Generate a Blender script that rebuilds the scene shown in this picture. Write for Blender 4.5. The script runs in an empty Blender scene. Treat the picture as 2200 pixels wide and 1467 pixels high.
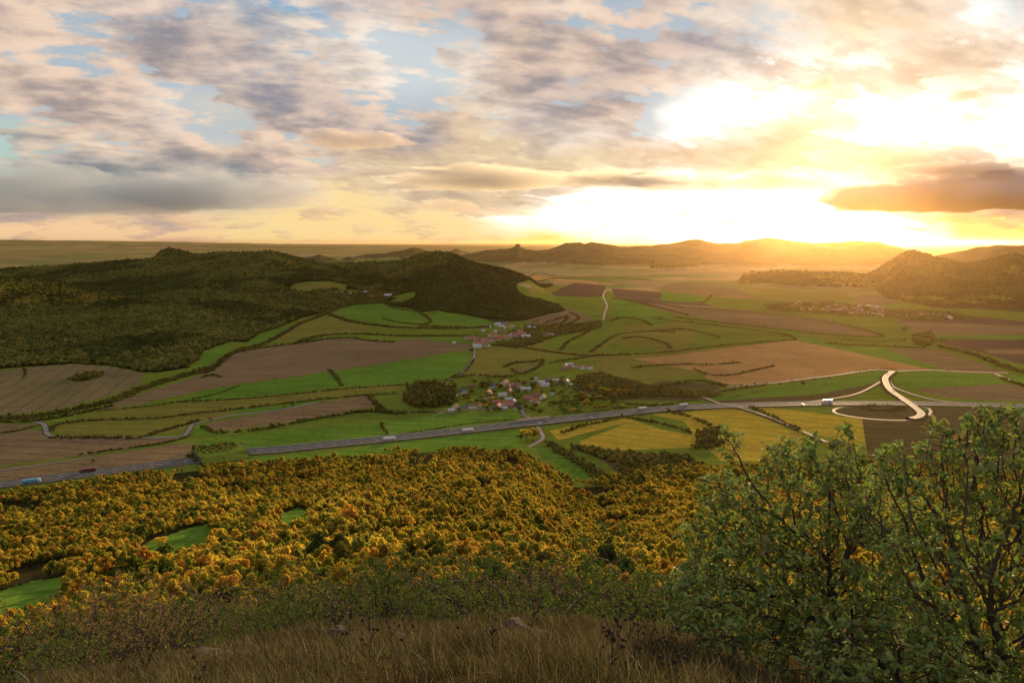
import bpy, bmesh, math, random
import numpy as np
from mathutils import Vector
random.seed(7); RNG = np.random.default_rng(7)
S = bpy.context.scene; COL = S.collection
# ------------------------------------------------------------------ camera frame
F = 1467.0; CX, CY = 1100.0, 733.5; H = 260.0
PITCH = math.atan((CY-520.0)/F); CP, SP = math.cos(PITCH), math.sin(PITCH)
cam = bpy.data.cameras.new('camera'); cam.lens = 24.0; cam.sensor_width = 36.0; cam.clip_end = 200000; cam.clip_start = 0.05
co = bpy.data.objects.new('camera', cam); COL.objects.link(co); co.location = (0, 0, H)
co.rotation_euler = (math.pi/2-PITCH, 0, 0); S.camera = co
def slopes(px, py):                      # pixel -> (X/Y, Z/Y) of its ray
    u = (CY-np.asarray(py, float))/F; dy = u*SP+CP
    return (np.asarray(px, float)-CX)/F/dy, (u*CP-SP)/dy
def proj(X, Y, Z):
    dz = Z-H; dep = np.maximum(Y*CP-dz*SP, 1e-3)
    return CX+F*X/dep, CY-F*(Y*SP+dz*CP)/dep
# ------------------------------------------------------------------ noise
def vnoise(x, y, seed=0):
    xi = np.floor(x).astype(np.int64); yi = np.floor(y).astype(np.int64)
    fx = x-xi; fy = y-yi; fx = fx*fx*(3-2*fx); fy = fy*fy*(3-2*fy)
    def h(a, b):
        n = (a*374761393+b*668265263+seed*974634777) & 0xffffffff
        n = ((n ^ (n >> 13))*1274126177) & 0xffffffff
        return ((n ^ (n >> 16)) & 0xffff)/65535.0
    a = h(xi, yi); b = h(xi+1, yi); c = h(xi, yi+1); d = h(xi+1, yi+1)
    return (a*(1-fx)+b*fx)*(1-fy)+(c*(1-fx)+d*fx)*fy
def fbm(x, y, o=4, seed=0):
    s = 0; a = 0.5
    for i in range(o):
        s = s+a*(vnoise(x, y, seed+i)*2-1); x = x*2.03+17; y = y*2.03+31; a *= 0.5
    return s
def sstep(t):
    t = np.clip(t, 0, 1); return t*t*(3-2*t)
# ------------------------------------------------------------------ terrain
def flatY(v):                            # distance of the flat valley floor on pixel row v
    return -H/slopes(CX, v)[1]
# ridges: (column, crest row, distance of crest, row of the foot, back width)
RIDGES = [
 [(-600,610,3000,800,1200),(-300,600,3000,800,1200),(0,588,3300,790,1200),(100,580,3500,790,1200),(200,570,3600,785,1200),(340,553,3800,790,1200),(430,549,3900,770,1200),(540,545,3900,728,1200),(580,544,3900,708,1200),(640,556,3800,690,1200),(700,566,3700,680,1000),(760,568,3900,655,900),(860,572,3900,648,900),(920,600,3900,640,900)],
 [(322,575,4000,-250,300),(340,549,4000,-250,300),(352,542,4000,-250,300),(365,538,4000,-250,300),(384,544,4000,-250,300),(402,553,4000,-250,300),(425,575,4000,-250,300)],
 [(-150,650,2500,-700,600),(-50,616,2500,-700,600),(0,602,2500,-600,600),(50,596,2500,-600,600),(100,603,2500,-500,500),(150,617,2500,-450,500),(200,630,2500,-400,400),(280,645,2500,-300,300),(330,672,2500,-250,300)],
 [(740,585,3700,-500,700),(780,569,3700,-600,700),(860,562,3700,-700,700),(900,550,3700,-700,700),(920,546,3700,-700,700),(942,545,3700,-700,700),(975,550,3700,-700,700),(1000,560,3700,-700,700),(1050,575,3700,-600,700),(1100,587,3700,-500,600),(1140,604,3700,-400,500),(1170,625,3700,-300,500)],
 [(820,670,3000,672,300),(860,642,3000,672,400),(900,621,3000,675,500),(940,600,3000,690,500),(980,588,3000,692,500),(1012,584,3000,692,500),(1030,586,3000,692,500),(1060,596,3000,692,500),(1090,615,3000,690,500),(1130,640,3000,680,400),(1190,662,3000,668,300),(1215,680,3000,664,300)],
 [(630,570,6000,-700,700),(655,554,6000,-700,700),(685,546,6000,-700,700),(712,555,6000,-700,700),(745,572,6000,-700,700)],
 [(715,566,8500,-900,900),(738,556,8500,-900,900),(752,551,8500,-900,900),(768,557,8500,-900,900),(790,568,8500,-900,900)],
 [(700,570,10000,-1200,2000),(760,553,10000,-1200,2000),(800,546,10000,-1200,2000),(850,541,10000,-1200,2000),(872,536,10000,-1200,2000),(890,529,10000,-1200,2000),(905,534,10000,-1200,2000),(930,541,10000,-1200,2000),(960,543,10000,-1200,2000),(1000,551,10000,-1200,2000),(1030,565,10000,-1200,2000)],
 [(925,560,14000,-2000,2000),(955,543,14000,-2000,2000),(980,533,14000,-2000,2000),(1000,542,14000,-2000,2000),(1030,556,14000,-2000,2000)],
 [(940,566,9500,576,2500),(975,553,9500,576,2500),(1010,546,9500,576,2500),(1045,540,9500,576,2500),(1080,537,9500,576,2500),(1098,533,9500,576,2500),(1112,528,9500,576,2500),(1126,533,9500,576,2500),(1150,538,9500,577,2500),(1180,538,9500,578,2500),(1215,524,9500,580,2500),(1245,521,9500,582,2500),(1255,523,9500,582,2500),(1270,517,9500,582,2500),(1295,521,9500,584,2500),(1335,529,9800,584,2500),(1390,527,10000,584,2500),(1440,524,10000,584,2500),(1475,519,10000,584,2500),(1500,516,10000,584,2500),(1540,521,10000,584,2500),(1580,519,10000,584,2500),(1600,512,10000,584,2500),(1640,512,10000,584,2500),(1680,516,10000,584,2500),(1740,520,10000,584,2500),(1780,522,10000,584,2500),(1850,520,10000,584,2500),(1890,521,10000,584,2500),(1930,533,10000,584,2500),(1970,547,10000,584,2500),(2040,562,10000,584,2500)],
 [(1560,560,8300,-1000,900),(1585,540,8300,-1300,900),(1605,520,8300,-1500,900),(1625,523,8300,-1500,900),(1660,540,8300,-1300,900),(1720,556,8300,-1000,900)],
 [(1960,572,7000,-1000,2500),(2000,556,7000,-1200,2500),(2040,546,7000,-1200,2500),(2070,539,7000,-1300,2500),(2100,531,7000,-1300,2500),(2150,528,7000,-1300,2500),(2200,527,7000,-1300,2500),(2700,527,7000,-1300,2500)],
 [(1830,625,4500,618,700),(1865,600,4500,618,700),(1900,577,4500,622,700),(1935,553,4500,640,700),(1957,544,4500,645,700),(1985,549,4500,650,700),(2010,558,4500,655,700),(2040,560,4500,660,700),(2070,568,4500,662,700),(2110,567,4500,664,700),(2140,562,4500,664,700),(2165,553,4500,664,700),(2185,552,4500,666,700),(2210,562,4500,668,700),(2350,570,4500,672,700),(2700,575,4500,675,700)],
 [(1570,615,4700,624,600),(1610,600,4700,624,600),(1650,592,4700,624,600),(1700,588,4700,624,600),(1760,588,4700,624,600),(1830,592,4700,624,600),(1890,604,4700,624,600)],
 [(-1200,514,28000,-7000,20000),(0,515,28000,-7000,20000),(200,517,28000,-7000,20000),(400,520,28000,-7000,20000),(600,524,28000,-7000,20000),(800,527,28000,-7000,20000),(1000,530,28000,-7000,20000),(1200,532,28000,-7000,20000),(2800,534,28000,-7000,20000)],
]
RT = []
for R in RIDGES:
    a = np.array(R, float); zc = H+a[:, 2]*slopes(a[:, 0], a[:, 1])[1]
    wf = np.where(a[:, 3] < 0, -a[:, 3], a[:, 2]-flatY(np.abs(a[:, 3])))
    RT.append((a[:, 0], np.maximum(zc, 0), a[:, 2], np.maximum(wf, 100), a[:, 4]))
NP_R = np.array([0,2,4,8,12,16,22,40,80,150,250,350,450,550,650,750,820,900,1e6], float)
NP_Z = np.array([258.4,258.0,257.15,255.05,252.8,250.0,245.3,232.5,209,178,139,108,79,52,28,8,1.5,0,0], float)
FOOT_P = [-800,0,430,930,1110,1170,1230,1300,1400,1500,1700,2200,3000]; FOOT_R = [985,862,858,850,838,785,722,728,775,800,850,960,1050]
def height(X, Y):
    X = np.asarray(X, float); Y = np.asarray(Y, float)
    front = Y > 400; Ys = np.where(front, Y, 400.0)
    pa = CX+F*1.0076*X/Ys
    acc = np.zeros_like(X)
    if front.any():
        for (c, zc, D, wf, wb) in RT:
            p = pa
            z = np.interp(p, c, zc, left=zc[0] if c[0] < -500 else 0, right=zc[-1] if c[-1] > 2600 else 0)
            d = np.interp(p, c, D); f = np.interp(p, c, wf); b = np.interp(p, c, wb)
            t = np.where(Ys < d, (Ys-(d-f))/f, 1-(Ys-d)/b); t = np.clip(t, 0, 1)
            s = 0.45*t+0.55*sstep(t)
            acc = acc+np.where(front, (z*s)**6, 0)
    zh = acc**(1/6.)
    n = fbm(X/420., Y/420., 4, 3); n2 = fbm(X/170., Y/210., 3, 9)
    zh = zh+np.clip(zh/90., 0, 1)*(n*24+n2*7)*np.clip(Ys/4000., .8, 3)*np.where(Ys > 13000, .25, 1)*np.clip(1.2-zh/900., .2, 1)
    zv = (fbm(X/240., Y/240., 3, 21)*3.0)*sstep((Ys-900)/500.)
    r = np.hypot(X, Y); az = np.arctan2(X, Y)
    pr = CX+F*np.tan(np.clip(az, -1.1, 1.1))
    k = 850.0/np.interp(pr, FOOT_P, FOOT_R); k = 1+(k-1)*sstep((r-100)/300.)
    wl = (1-sstep((r-22)/40.))*(X < 0)*sstep(Y/2.); rn = r*(1-wl)+np.hypot(X*.76, Y)*wl
    zn = np.interp(rn*k, NP_R, NP_Z)
    lx = np.abs(X-0.4); zn = zn-np.where(X < 0, 0.005, 0.012)*lx*lx/(1+(lx/7)**2)*(1-sstep((r-20)/60.))
    zn = zn+fbm(X/60., Y/60., 3, 40)*5*sstep((r-50)/80.)*(1-sstep((r*k-700)/120.))
    zn = zn+fbm(X/3., Y/3., 3, 50)*0.25*(1-sstep((r-20)/30.))*sstep(r/2.)
    return np.where(r*k < 900, np.maximum(zn, 0), 0)+np.maximum(zh, 0)+zv
YM = np.concatenate([np.geomspace(1.5, 1000, 900), flatY(np.linspace(890, 532, 1400))])
YM = np.unique(YM)
def hit(pts):                            # image pixels -> world points on the terrain
    out = []
    for (px, py) in pts:
        if py < 0:
            s = (px-CX)/F/1.0076; Y = -py; out.append((s*Y, Y, float(height(np.array([s*Y]), np.array([Y]))[0]))); continue
        s, q = slopes(px, py); s = float(s); q = float(q)
        h = height(s*YM, YM); zr = H+q*YM; w = np.nonzero((h >= zr) & (YM > 2.5))[0]
        if len(w) == 0: Y = min(-H/q if q < 0 else 30000, 30000)
        else:
            i = max(w[0], 1); a = zr[i-1]-h[i-1]; b = h[i]-zr[i]; t = a/(a+b+1e-9); Y = YM[i-1]+(YM[i]-YM[i-1])*t
        out.append((s*Y, Y, float(height(np.array([s*Y]), np.array([Y]))[0])))
    return np.array(out)
def tomap(P): return np.stack(proj(P[:, 0], P[:, 1], 0*P[:, 0]), 1)
def inpoly(px, py, poly):
    c = np.zeros(px.shape, bool); n = len(poly)
    for i in range(n):
        x1, y1 = poly[i]; x2, y2 = poly[(i+1) % n]
        if y1 == y2: continue
        m = ((y1 > py) != (y2 > py)) & (px < (x2-x1)*(py-y1)/(y2-y1)+x1); c ^= m
    return c
# ------------------------------------------------------------------ mesh helpers
def mesh_np(name, V, faces, mats=None, smooth=False, parent=None, link=True, midx=None):
    """faces: list of (M,k) int arrays"""
    me = bpy.data.meshes.new(name); V = np.asarray(V, np.float32)
    me.vertices.add(len(V)); me.vertices.foreach_set('co', V.ravel())
    faces = [np.asarray(f, np.int32) for f in faces if len(f)]
    nl = sum(f.size for f in faces); nf = sum(len(f) for f in faces)
    me.loops.add(nl); me.polygons.add(nf)
    me.loops.foreach_set('vertex_index', np.concatenate([f.ravel() for f in faces]))
    tot = np.concatenate([np.full(len(f), f.shape[1], np.int32) for f in faces]); st = np.concatenate([[0], np.cumsum(tot)[:-1]]).astype(np.int32)
    me.polygons.foreach_set('loop_start', st); me.polygons.foreach_set('loop_total', tot)
    for m in (mats or []): me.materials.append(m)
    if midx is not None: me.polygons.foreach_set('material_index', np.asarray(midx, np.int32))
    me.polygons.foreach_set('use_smooth', np.full(nf, smooth)); me.update(calc_edges=True)
    o = bpy.data.objects.new(name, me)
    if link: COL.objects.link(o)
    if parent: o.parent = parent
    return o
def tag(o, label=None, cat=None, group=None, kind=None):
    if label: o['label'] = label
    if cat: o['category'] = cat
    if group: o['group'] = group
    if kind: o['kind'] = kind
    return o
def empty(name, loc, rz=0):
    o = bpy.data.objects.new(name, None); COL.objects.link(o); o.location = loc; o.rotation_euler = (0, 0, rz); o.empty_display_size = 0.1; return o
class MB:
    def __init__(s): s.v = []; s.f = []
    def quadbox(s, x0, x1, y0, y1, z0, z1):
        b = len(s.v); s.v += [(x0,y0,z0),(x1,y0,z0),(x1,y1,z0),(x0,y1,z0),(x0,y0,z1),(x1,y0,z1),(x1,y1,z1),(x0,y1,z1)]
        s.f += [tuple(b+i for i in q) for q in ((0,3,2,1),(4,5,6,7),(0,1,5,4),(1,2,6,5),(2,3,7,6),(3,0,4,7))]; return s
    def poly(s, pts, faces):
        b = len(s.v); s.v += list(pts); s.f += [tuple(b+i for i in q) for q in faces]; return s
    def wheel(s, x, y, z, r, w):
        b = len(s.v); n = 12
        for sd in (-w/2, w/2): s.v += [(x+r*math.cos(a), y+sd, z+r*math.sin(a)) for a in [i*2*math.pi/n for i in range(n)]]
        s.f += [tuple(b+i for i in range(n)), tuple(b+n+i for i in reversed(range(n)))]+[(b+i, b+n+i, b+n+(i+1) % n, b+(i+1) % n) for i in range(n)]; return s
    def build(s, name, mat, parent=None, link=True):
        me = bpy.data.meshes.new(name); me.from_pydata(s.v, [], s.f); me.materials.append(mat); me.update()
        o = bpy.data.objects.new(name, me)
        if link: COL.objects.link(o)
        if parent: o.parent = parent
        return o
def cp(o, parent=None):
    c = o.copy(); COL.objects.link(c); c.parent = parent; return c
def copy_tree(o):
    c = cp(o)
    for ch in o.children:
        d = cp(ch, c)
        for g in ch.children: cp(g, d)
    return c
# ------------------------------------------------------------------ materials
def srgb(r, g, b):
    f = lambda c: (c/255/12.92) if c/255 <= .04045 else ((c/255+.055)/1.055)**2.4
    return (f(r), f(g), f(b))
class NT:
    def __init__(s, nt): s.nt = nt; s.n = nt.nodes; s.l = nt.links
    def add(s, t, **k):
        n = s.n.new(t)
        for a, b in k.items(): setattr(n, a, b)
        return n
    def put(s, sock, v):
        if isinstance(v, bpy.types.NodeSocket): s.l.new(v, sock)
        elif v is not None: sock.default_value = v
    def math(s, op, a, b=None, c=None, clamp=False):
        n = s.add('ShaderNodeMath', operation=op, use_clamp=clamp); s.put(n.inputs[0], a)
        if b is not None: s.put(n.inputs[1], b)
        if c is not None: s.put(n.inputs[2], c)
        return n.outputs[0]
    def mix(s, f, a, b, blend='MIX'):
        n = s.add('ShaderNodeMix', data_type='RGBA', blend_type=blend); s.put(n.inputs[0], f)
        for i, v in ((6, a), (7, b)): s.put(n.inputs[i], v if isinstance(v, bpy.types.NodeSocket) else (*v[:3], 1))
        return n.outputs[2]
    def noise(s, vec, scale, detail=4, rough=.5, dist=0, out='Fac'):
        n = s.add('ShaderNodeTexNoise'); s.put(n.inputs['Vector'], vec); n.inputs['Scale'].default_value = scale
        n.inputs['Detail'].default_value = detail; n.inputs['Roughness'].default_value = rough; n.inputs['Distortion'].default_value = dist
        return n.outputs[out]
    def rng(s, v, a, b, c=0., d=1., smooth=False):
        n = s.add('ShaderNodeMapRange', interpolation_type='SMOOTHSTEP' if smooth else 'LINEAR'); s.put(n.inputs[0], v)
        for i, x in enumerate((a, b, c, d)): n.inputs[i+1].default_value = x
        return n.outputs[0]
    def ramp(s, v, stops, interp='LINEAR'):
        n = s.add('ShaderNodeValToRGB'); s.put(n.inputs[0], v); r = n.color_ramp; r.interpolation = interp
        while len(r.elements) > 1: r.elements.remove(r.elements[-1])
        r.elements[0].position = stops[0][0]; r.elements[0].color = (*stops[0][1], 1)[:4]
        for p, c in stops[1:]:
            e = r.elements.new(p); e.color = (*c, 1)[:4]
        return n.outputs[0]
    def mapping(s, vec, scale=(1,1,1), rot=0):
        n = s.add('ShaderNodeMapping'); s.put(n.inputs[0], vec); n.inputs['Scale'].default_value = scale; n.inputs['Rotation'].default_value = (0,0,rot); return n.outputs[0]
def new_mat(name):
    m = bpy.data.materials.new(name); m.use_nodes = True; t = NT(m.node_tree); t.n.clear()
    o = t.add('ShaderNodeOutputMaterial'); return m, t, o
def pbr(t, o, col, rough=.9, spec=.2, bump=None, bs=.3, bd=1.):
    b = t.add('ShaderNodeBsdfPrincipled'); t.put(b.inputs['Base Color'], col if isinstance(col, bpy.types.NodeSocket) else (*col, 1))
    t.put(b.inputs['Roughness'], rough); b.inputs['Specular IOR Level'].default_value = spec
    if bump is not None:
        n = t.add('ShaderNodeBump'); n.inputs['Strength'].default_value = bs; n.inputs['Distance'].default_value = bd; t.put(n.inputs['Height'], bump); t.l.new(n.outputs[0], b.inputs['Normal'])
    t.l.new(b.outputs[0], o.inputs[0]); return b
def plain(name, col, rough=.7, spec=.3, var=.15, scale=1.):
    m, t, o = new_mat(name); g = t.add('ShaderNodeNewGeometry'); n = t.noise(g.outputs['Position'], scale, 5, .6)
    c = t.mix(n, tuple(x*(1-var) for x in col), tuple(min(x*(1+var), 1) for x in col)); pbr(t, o, c, rough, spec); return m
def field_mat(name, c1, c2, ang=0., stripe=1., scale=.02, furrow=.35):
    """crop or soil: soft patches, drill lines and tramlines, all in world metres"""
    m, t, o = new_mat(name); p = t.add('ShaderNodeNewGeometry').outputs['Position']
    big = t.noise(p, .0045, 6, .62, .4); mid = t.noise(p, scale, 6, .7, .3); fine = t.noise(p, .13, 5, .75)
    st = t.noise(t.mapping(p, (.003, .09*stripe, .01), ang), 1.0, 4, .7); st2 = t.noise(t.mapping(p, (.0015, .022*stripe, .01), ang+.05), 1.0, 3, .6)
    f = t.math('ADD', t.math('MULTIPLY', t.rng(big, .35, .65), .32), t.math('MULTIPLY', t.rng(mid, .3, .7), .22))
    f = t.math('ADD', f, t.math('MULTIPLY', t.rng(st, .3, .7), .26)); f = t.math('ADD', f, t.math('MULTIPLY', t.rng(st2, .3, .7), .20))
    lo = tuple(x*.66 for x in c1); hi = tuple(x*1.28 for x in c2)
    c = t.mix(t.rng(f, .2, .8), lo, hi)
    odd = (c2[0]*.85+.02, c2[1]*.8+.01, c2[2]*.9) if c1[1] > c1[0] else (c1[0]*.72, c1[1]*.95, c1[2]*.6)
    c = t.mix(t.rng(t.noise(p, .0085, 5, .65, .6), .52, .68, 0, .55), c, odd)
    c = t.mix(.4, c, t.mix(t.rng(fine, .3, .7), tuple(x*.5 for x in c1), tuple(x*1.45 for x in c2)))
    w = t.add('ShaderNodeTexWave', wave_type='BANDS', bands_direction='Y'); t.put(w.inputs['Vector'], t.mapping(p, (1,1,1), ang)); w.inputs['Scale'].default_value = .012; w.inputs['Distortion'].default_value = 1.5; w.inputs['Detail Scale'].default_value = .4
    tl = t.math('MULTIPLY', t.rng(w.outputs['Fac'], .90, .98), .4)
    c = t.mix(tl, c, tuple(x*.55 for x in c1))
    pbr(t, o, c, 1., 0., t.math('ADD', fine, mid), furrow, 1.5); return m
MF = {
 'B': field_mat('ploughed_soil', (.118,.078,.040), (.168,.115,.060), .15),
 'K': field_mat('dark_soil', (.06,.038,.027), (.09,.058,.04), .1),
 'R': field_mat('stubble', (.23,.125,.048), (.34,.185,.07), -.1, 1.4),  # colour raised towards orange to carry the raking sunlight on these fields
 'G': field_mat('young_crop', (.056,.118,.015), (.098,.165,.022), .2),
 'M': field_mat('meadow', (.075,.108,.016), (.115,.142,.02), -.2),
 'O': field_mat('olive_grass', (.115,.105,.022), (.155,.135,.028), .05),
 'Y': field_mat('dry_meadow', (.23,.175,.022), (.33,.235,.03), .5),
 'D': field_mat('scrubby_bank', (.055,.046,.02), (.085,.066,.028), .1),
 'S': field_mat('striped_stubble', (.07,.09,.03), (.165,.11,.058), 1.25, 3.),
}
# far farmland: voronoi patchwork of fields
def ground_mat():
    m, t, o = new_mat('farmland'); p = t.add('ShaderNodeNewGeometry').outputs['Position']
    wp = t.add('ShaderNodeVectorMath', operation='ADD'); t.put(wp.inputs[0], p)
    sc = t.add('ShaderNodeVectorMath', operation='SCALE'); t.put(sc.inputs[0], t.noise(p, .0012, 3, .5, 0, 'Color')); sc.inputs['Scale'].default_value = 260; t.l.new(sc.outputs[0], wp.inputs[1])
    v = t.add('ShaderNodeTexVoronoi', distance='CHEBYCHEV'); t.put(v.inputs['Vector'], t.mapping(wp.outputs[0], (.0011, .0017, 0), .35)); v.inputs['Scale'].default_value = 1; v.inputs['Randomness'].default_value = .85
    s = t.add('ShaderNodeSeparateColor'); t.l.new(v.outputs['Color'], s.inputs[0])
    cells = t.ramp(s.outputs[0], [(0,(.10,.11,.03)),(.22,(.22,.15,.08)),(.4,(.06,.12,.025)),(.55,(.17,.14,.05)),(.7,(.30,.22,.10)),(.85,(.10,.15,.035))], 'CONSTANT')
    wood = t.rng(t.noise(p, .0016, 6, .62), .56, .60)
    c = t.mix(wood, cells, (.035,.04,.014))
    e = t.add('ShaderNodeTexVoronoi', feature='DISTANCE_TO_EDGE'); t.put(e.inputs['Vector'], t.mapping(wp.outputs[0], (.0011, .0017, 0), .35)); e.inputs['Scale'].default_value = 1.6
    c = t.mix(t.rng(e.outputs[0], .012, .02, .7, 0), c, (.04,.045,.016))
    bn = t.noise(t.mapping(p, (.00008,.00030,0), .1), 1.0, 5, .65); c = t.mix(t.rng(bn, .48, .62, 0, .6), c, (.30,.20,.13)); c = t.mix(t.rng(bn, .44, .34, 0, .7), c, (.04,.05,.02))
    c = t.mix(.35, c, t.mix(t.noise(p, .05, 5, .7), (.05,.055,.02), (.22,.19,.07)))
    pbr(t, o, c, 1., 0.); return m
def forestfloor(name, a, b, sc=.06):
    m, t, o = new_mat(name); p = t.add('ShaderNodeNewGeometry').outputs['Position']
    n = t.noise(p, sc, 6, .75); n2 = t.noise(p, .004, 4, .6)
    c = t.mix(t.rng(n, .3, .7), a, b); c = t.mix(t.rng(n2, .4, .65, 0, .6), c, tuple(x*.55 for x in a)); pbr(t, o, c, 1., 0., n, .8, 6); return m
M_GROUND = ground_mat()
M_RANGE = forestfloor('wooded_range', (.045,.042,.018), (.10,.085,.035), .012)
M_FLOOR = forestfloor('forest_floor', (.025,.026,.010), (.06,.05,.02), .3)
M_SOD = forestfloor('hillside_soil', (.05,.036,.02), (.12,.09,.045), 3.)
def foliage(name, stops, mode='object', trans=.4, leafvar=.35, vscale=.6, rough=None):
    m, t, o = new_mat(name)
    if mode == 'object': r = t.add('ShaderNodeObjectInfo').outputs['Random']
    else: r = t.add('ShaderNodeNewGeometry').outputs['Random Per Island']
    c = t.ramp(r, stops)
    p = t.add('ShaderNodeNewGeometry').outputs['Position']
    n = t.noise(p, vscale, 3, .6); patch = t.noise(p, .012, 3, .6)
    c = t.mix(t.rng(patch, .35, .65, 0, .35), c, t.ramp(t.math('FRACT', t.math('ADD', r, .37)), stops))
    hs = t.add('ShaderNodeHueSaturation'); t.put(hs.inputs['Color'], c); t.put(hs.inputs['Value'], t.math('MULTIPLY', t.rng(n, .3, .7, 1-leafvar, 1+leafvar), t.rng(t.noise(p, .007, 5, .65), .35, .65, .72, 1.32))); t.put(hs.inputs['Hue'], t.rng(n, .3, .7, .485, .515)); c = hs.outputs[0]
    d = t.add('ShaderNodeBsdfDiffuse'); t.put(d.inputs[0], c); tr = t.add('ShaderNodeBsdfTranslucent'); t.put(tr.inputs[0], c)
    mx = t.add('ShaderNodeMixShader'); mx.inputs[0].default_value = trans; t.l.new(d.outputs[0], mx.inputs[1]); t.l.new(tr.outputs[0], mx.inputs[2]); out = mx.outputs[0]
    if rough is not None:
        g = t.add('ShaderNodeBsdfGlossy'); g.inputs['Roughness'].default_value = rough; g.inputs[0].default_value = (.8,.8,.8,1)
        m2 = t.add('ShaderNodeMixShader'); m2.inputs[0].default_value = .03; t.l.new(out, m2.inputs[1]); t.l.new(g.outputs[0], m2.inputs[2]); out = m2.outputs[0]
    t.l.new(out, o.inputs[0]); return m
AUT = [(0,(.06,.09,.018)),(.18,(.13,.15,.025)),(.38,(.27,.24,.03)),(.58,(.43,.33,.04)),(.80,(.52,.37,.045)),(.90,(.44,.22,.035)),(.96,(.27,.12,.025)),(1,(.18,.19,.03))]
DRK = [(0,(.016,.030,.008)),(.3,(.030,.046,.011)),(.6,(.045,.058,.013)),(.85,(.07,.07,.016)),(1,(.085,.06,.017))]
MID = [(0,(.04,.062,.016)),(.3,(.075,.092,.02)),(.6,(.115,.12,.026)),(.85,(.17,.145,.034)),(1,(.21,.13,.034))]
MIX = [(0,(.035,.05,.012)),(.4,(.07,.085,.018)),(.7,(.13,.11,.024)),(1,(.2,.11,.025))]
M_AUT = foliage('autumn_leaves', AUT, 'object', .58)
M_DRK = foliage('dark_leaves', DRK, 'object', .3, vscale=.08)
M_MID = foliage('mixed_leaves', MID, 'object', .35, vscale=.08)
M_HEDGE = foliage('hedge_leaves', MIX, 'island', .3, vscale=.2)
M_GRN = foliage('green_leaves', [(0,(.055,.095,.02)),(.5,(.085,.13,.026)),(1,(.15,.14,.034))], 'object', .4, vscale=3)
M_BRN = foliage('brown_leaves', [(0,(.15,.105,.045)),(.5,(.20,.14,.055)),(1,(.14,.13,.045))], 'object', .4, vscale=3)
M_OAK = foliage('oak_leaves', [(0,(.085,.15,.03)),(.35,(.13,.21,.038)),(.7,(.21,.25,.045)),(.93,(.19,.17,.04)),(1,(.20,.09,.04))], 'island', .42, .25, 8, .5)
M_BARK = plain('bark', (.055,.04,.03), .9, .1, .5, 20)
M_TWIG = plain('twig', (.13,.10,.08), .9, .1, .3, 20)

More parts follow.
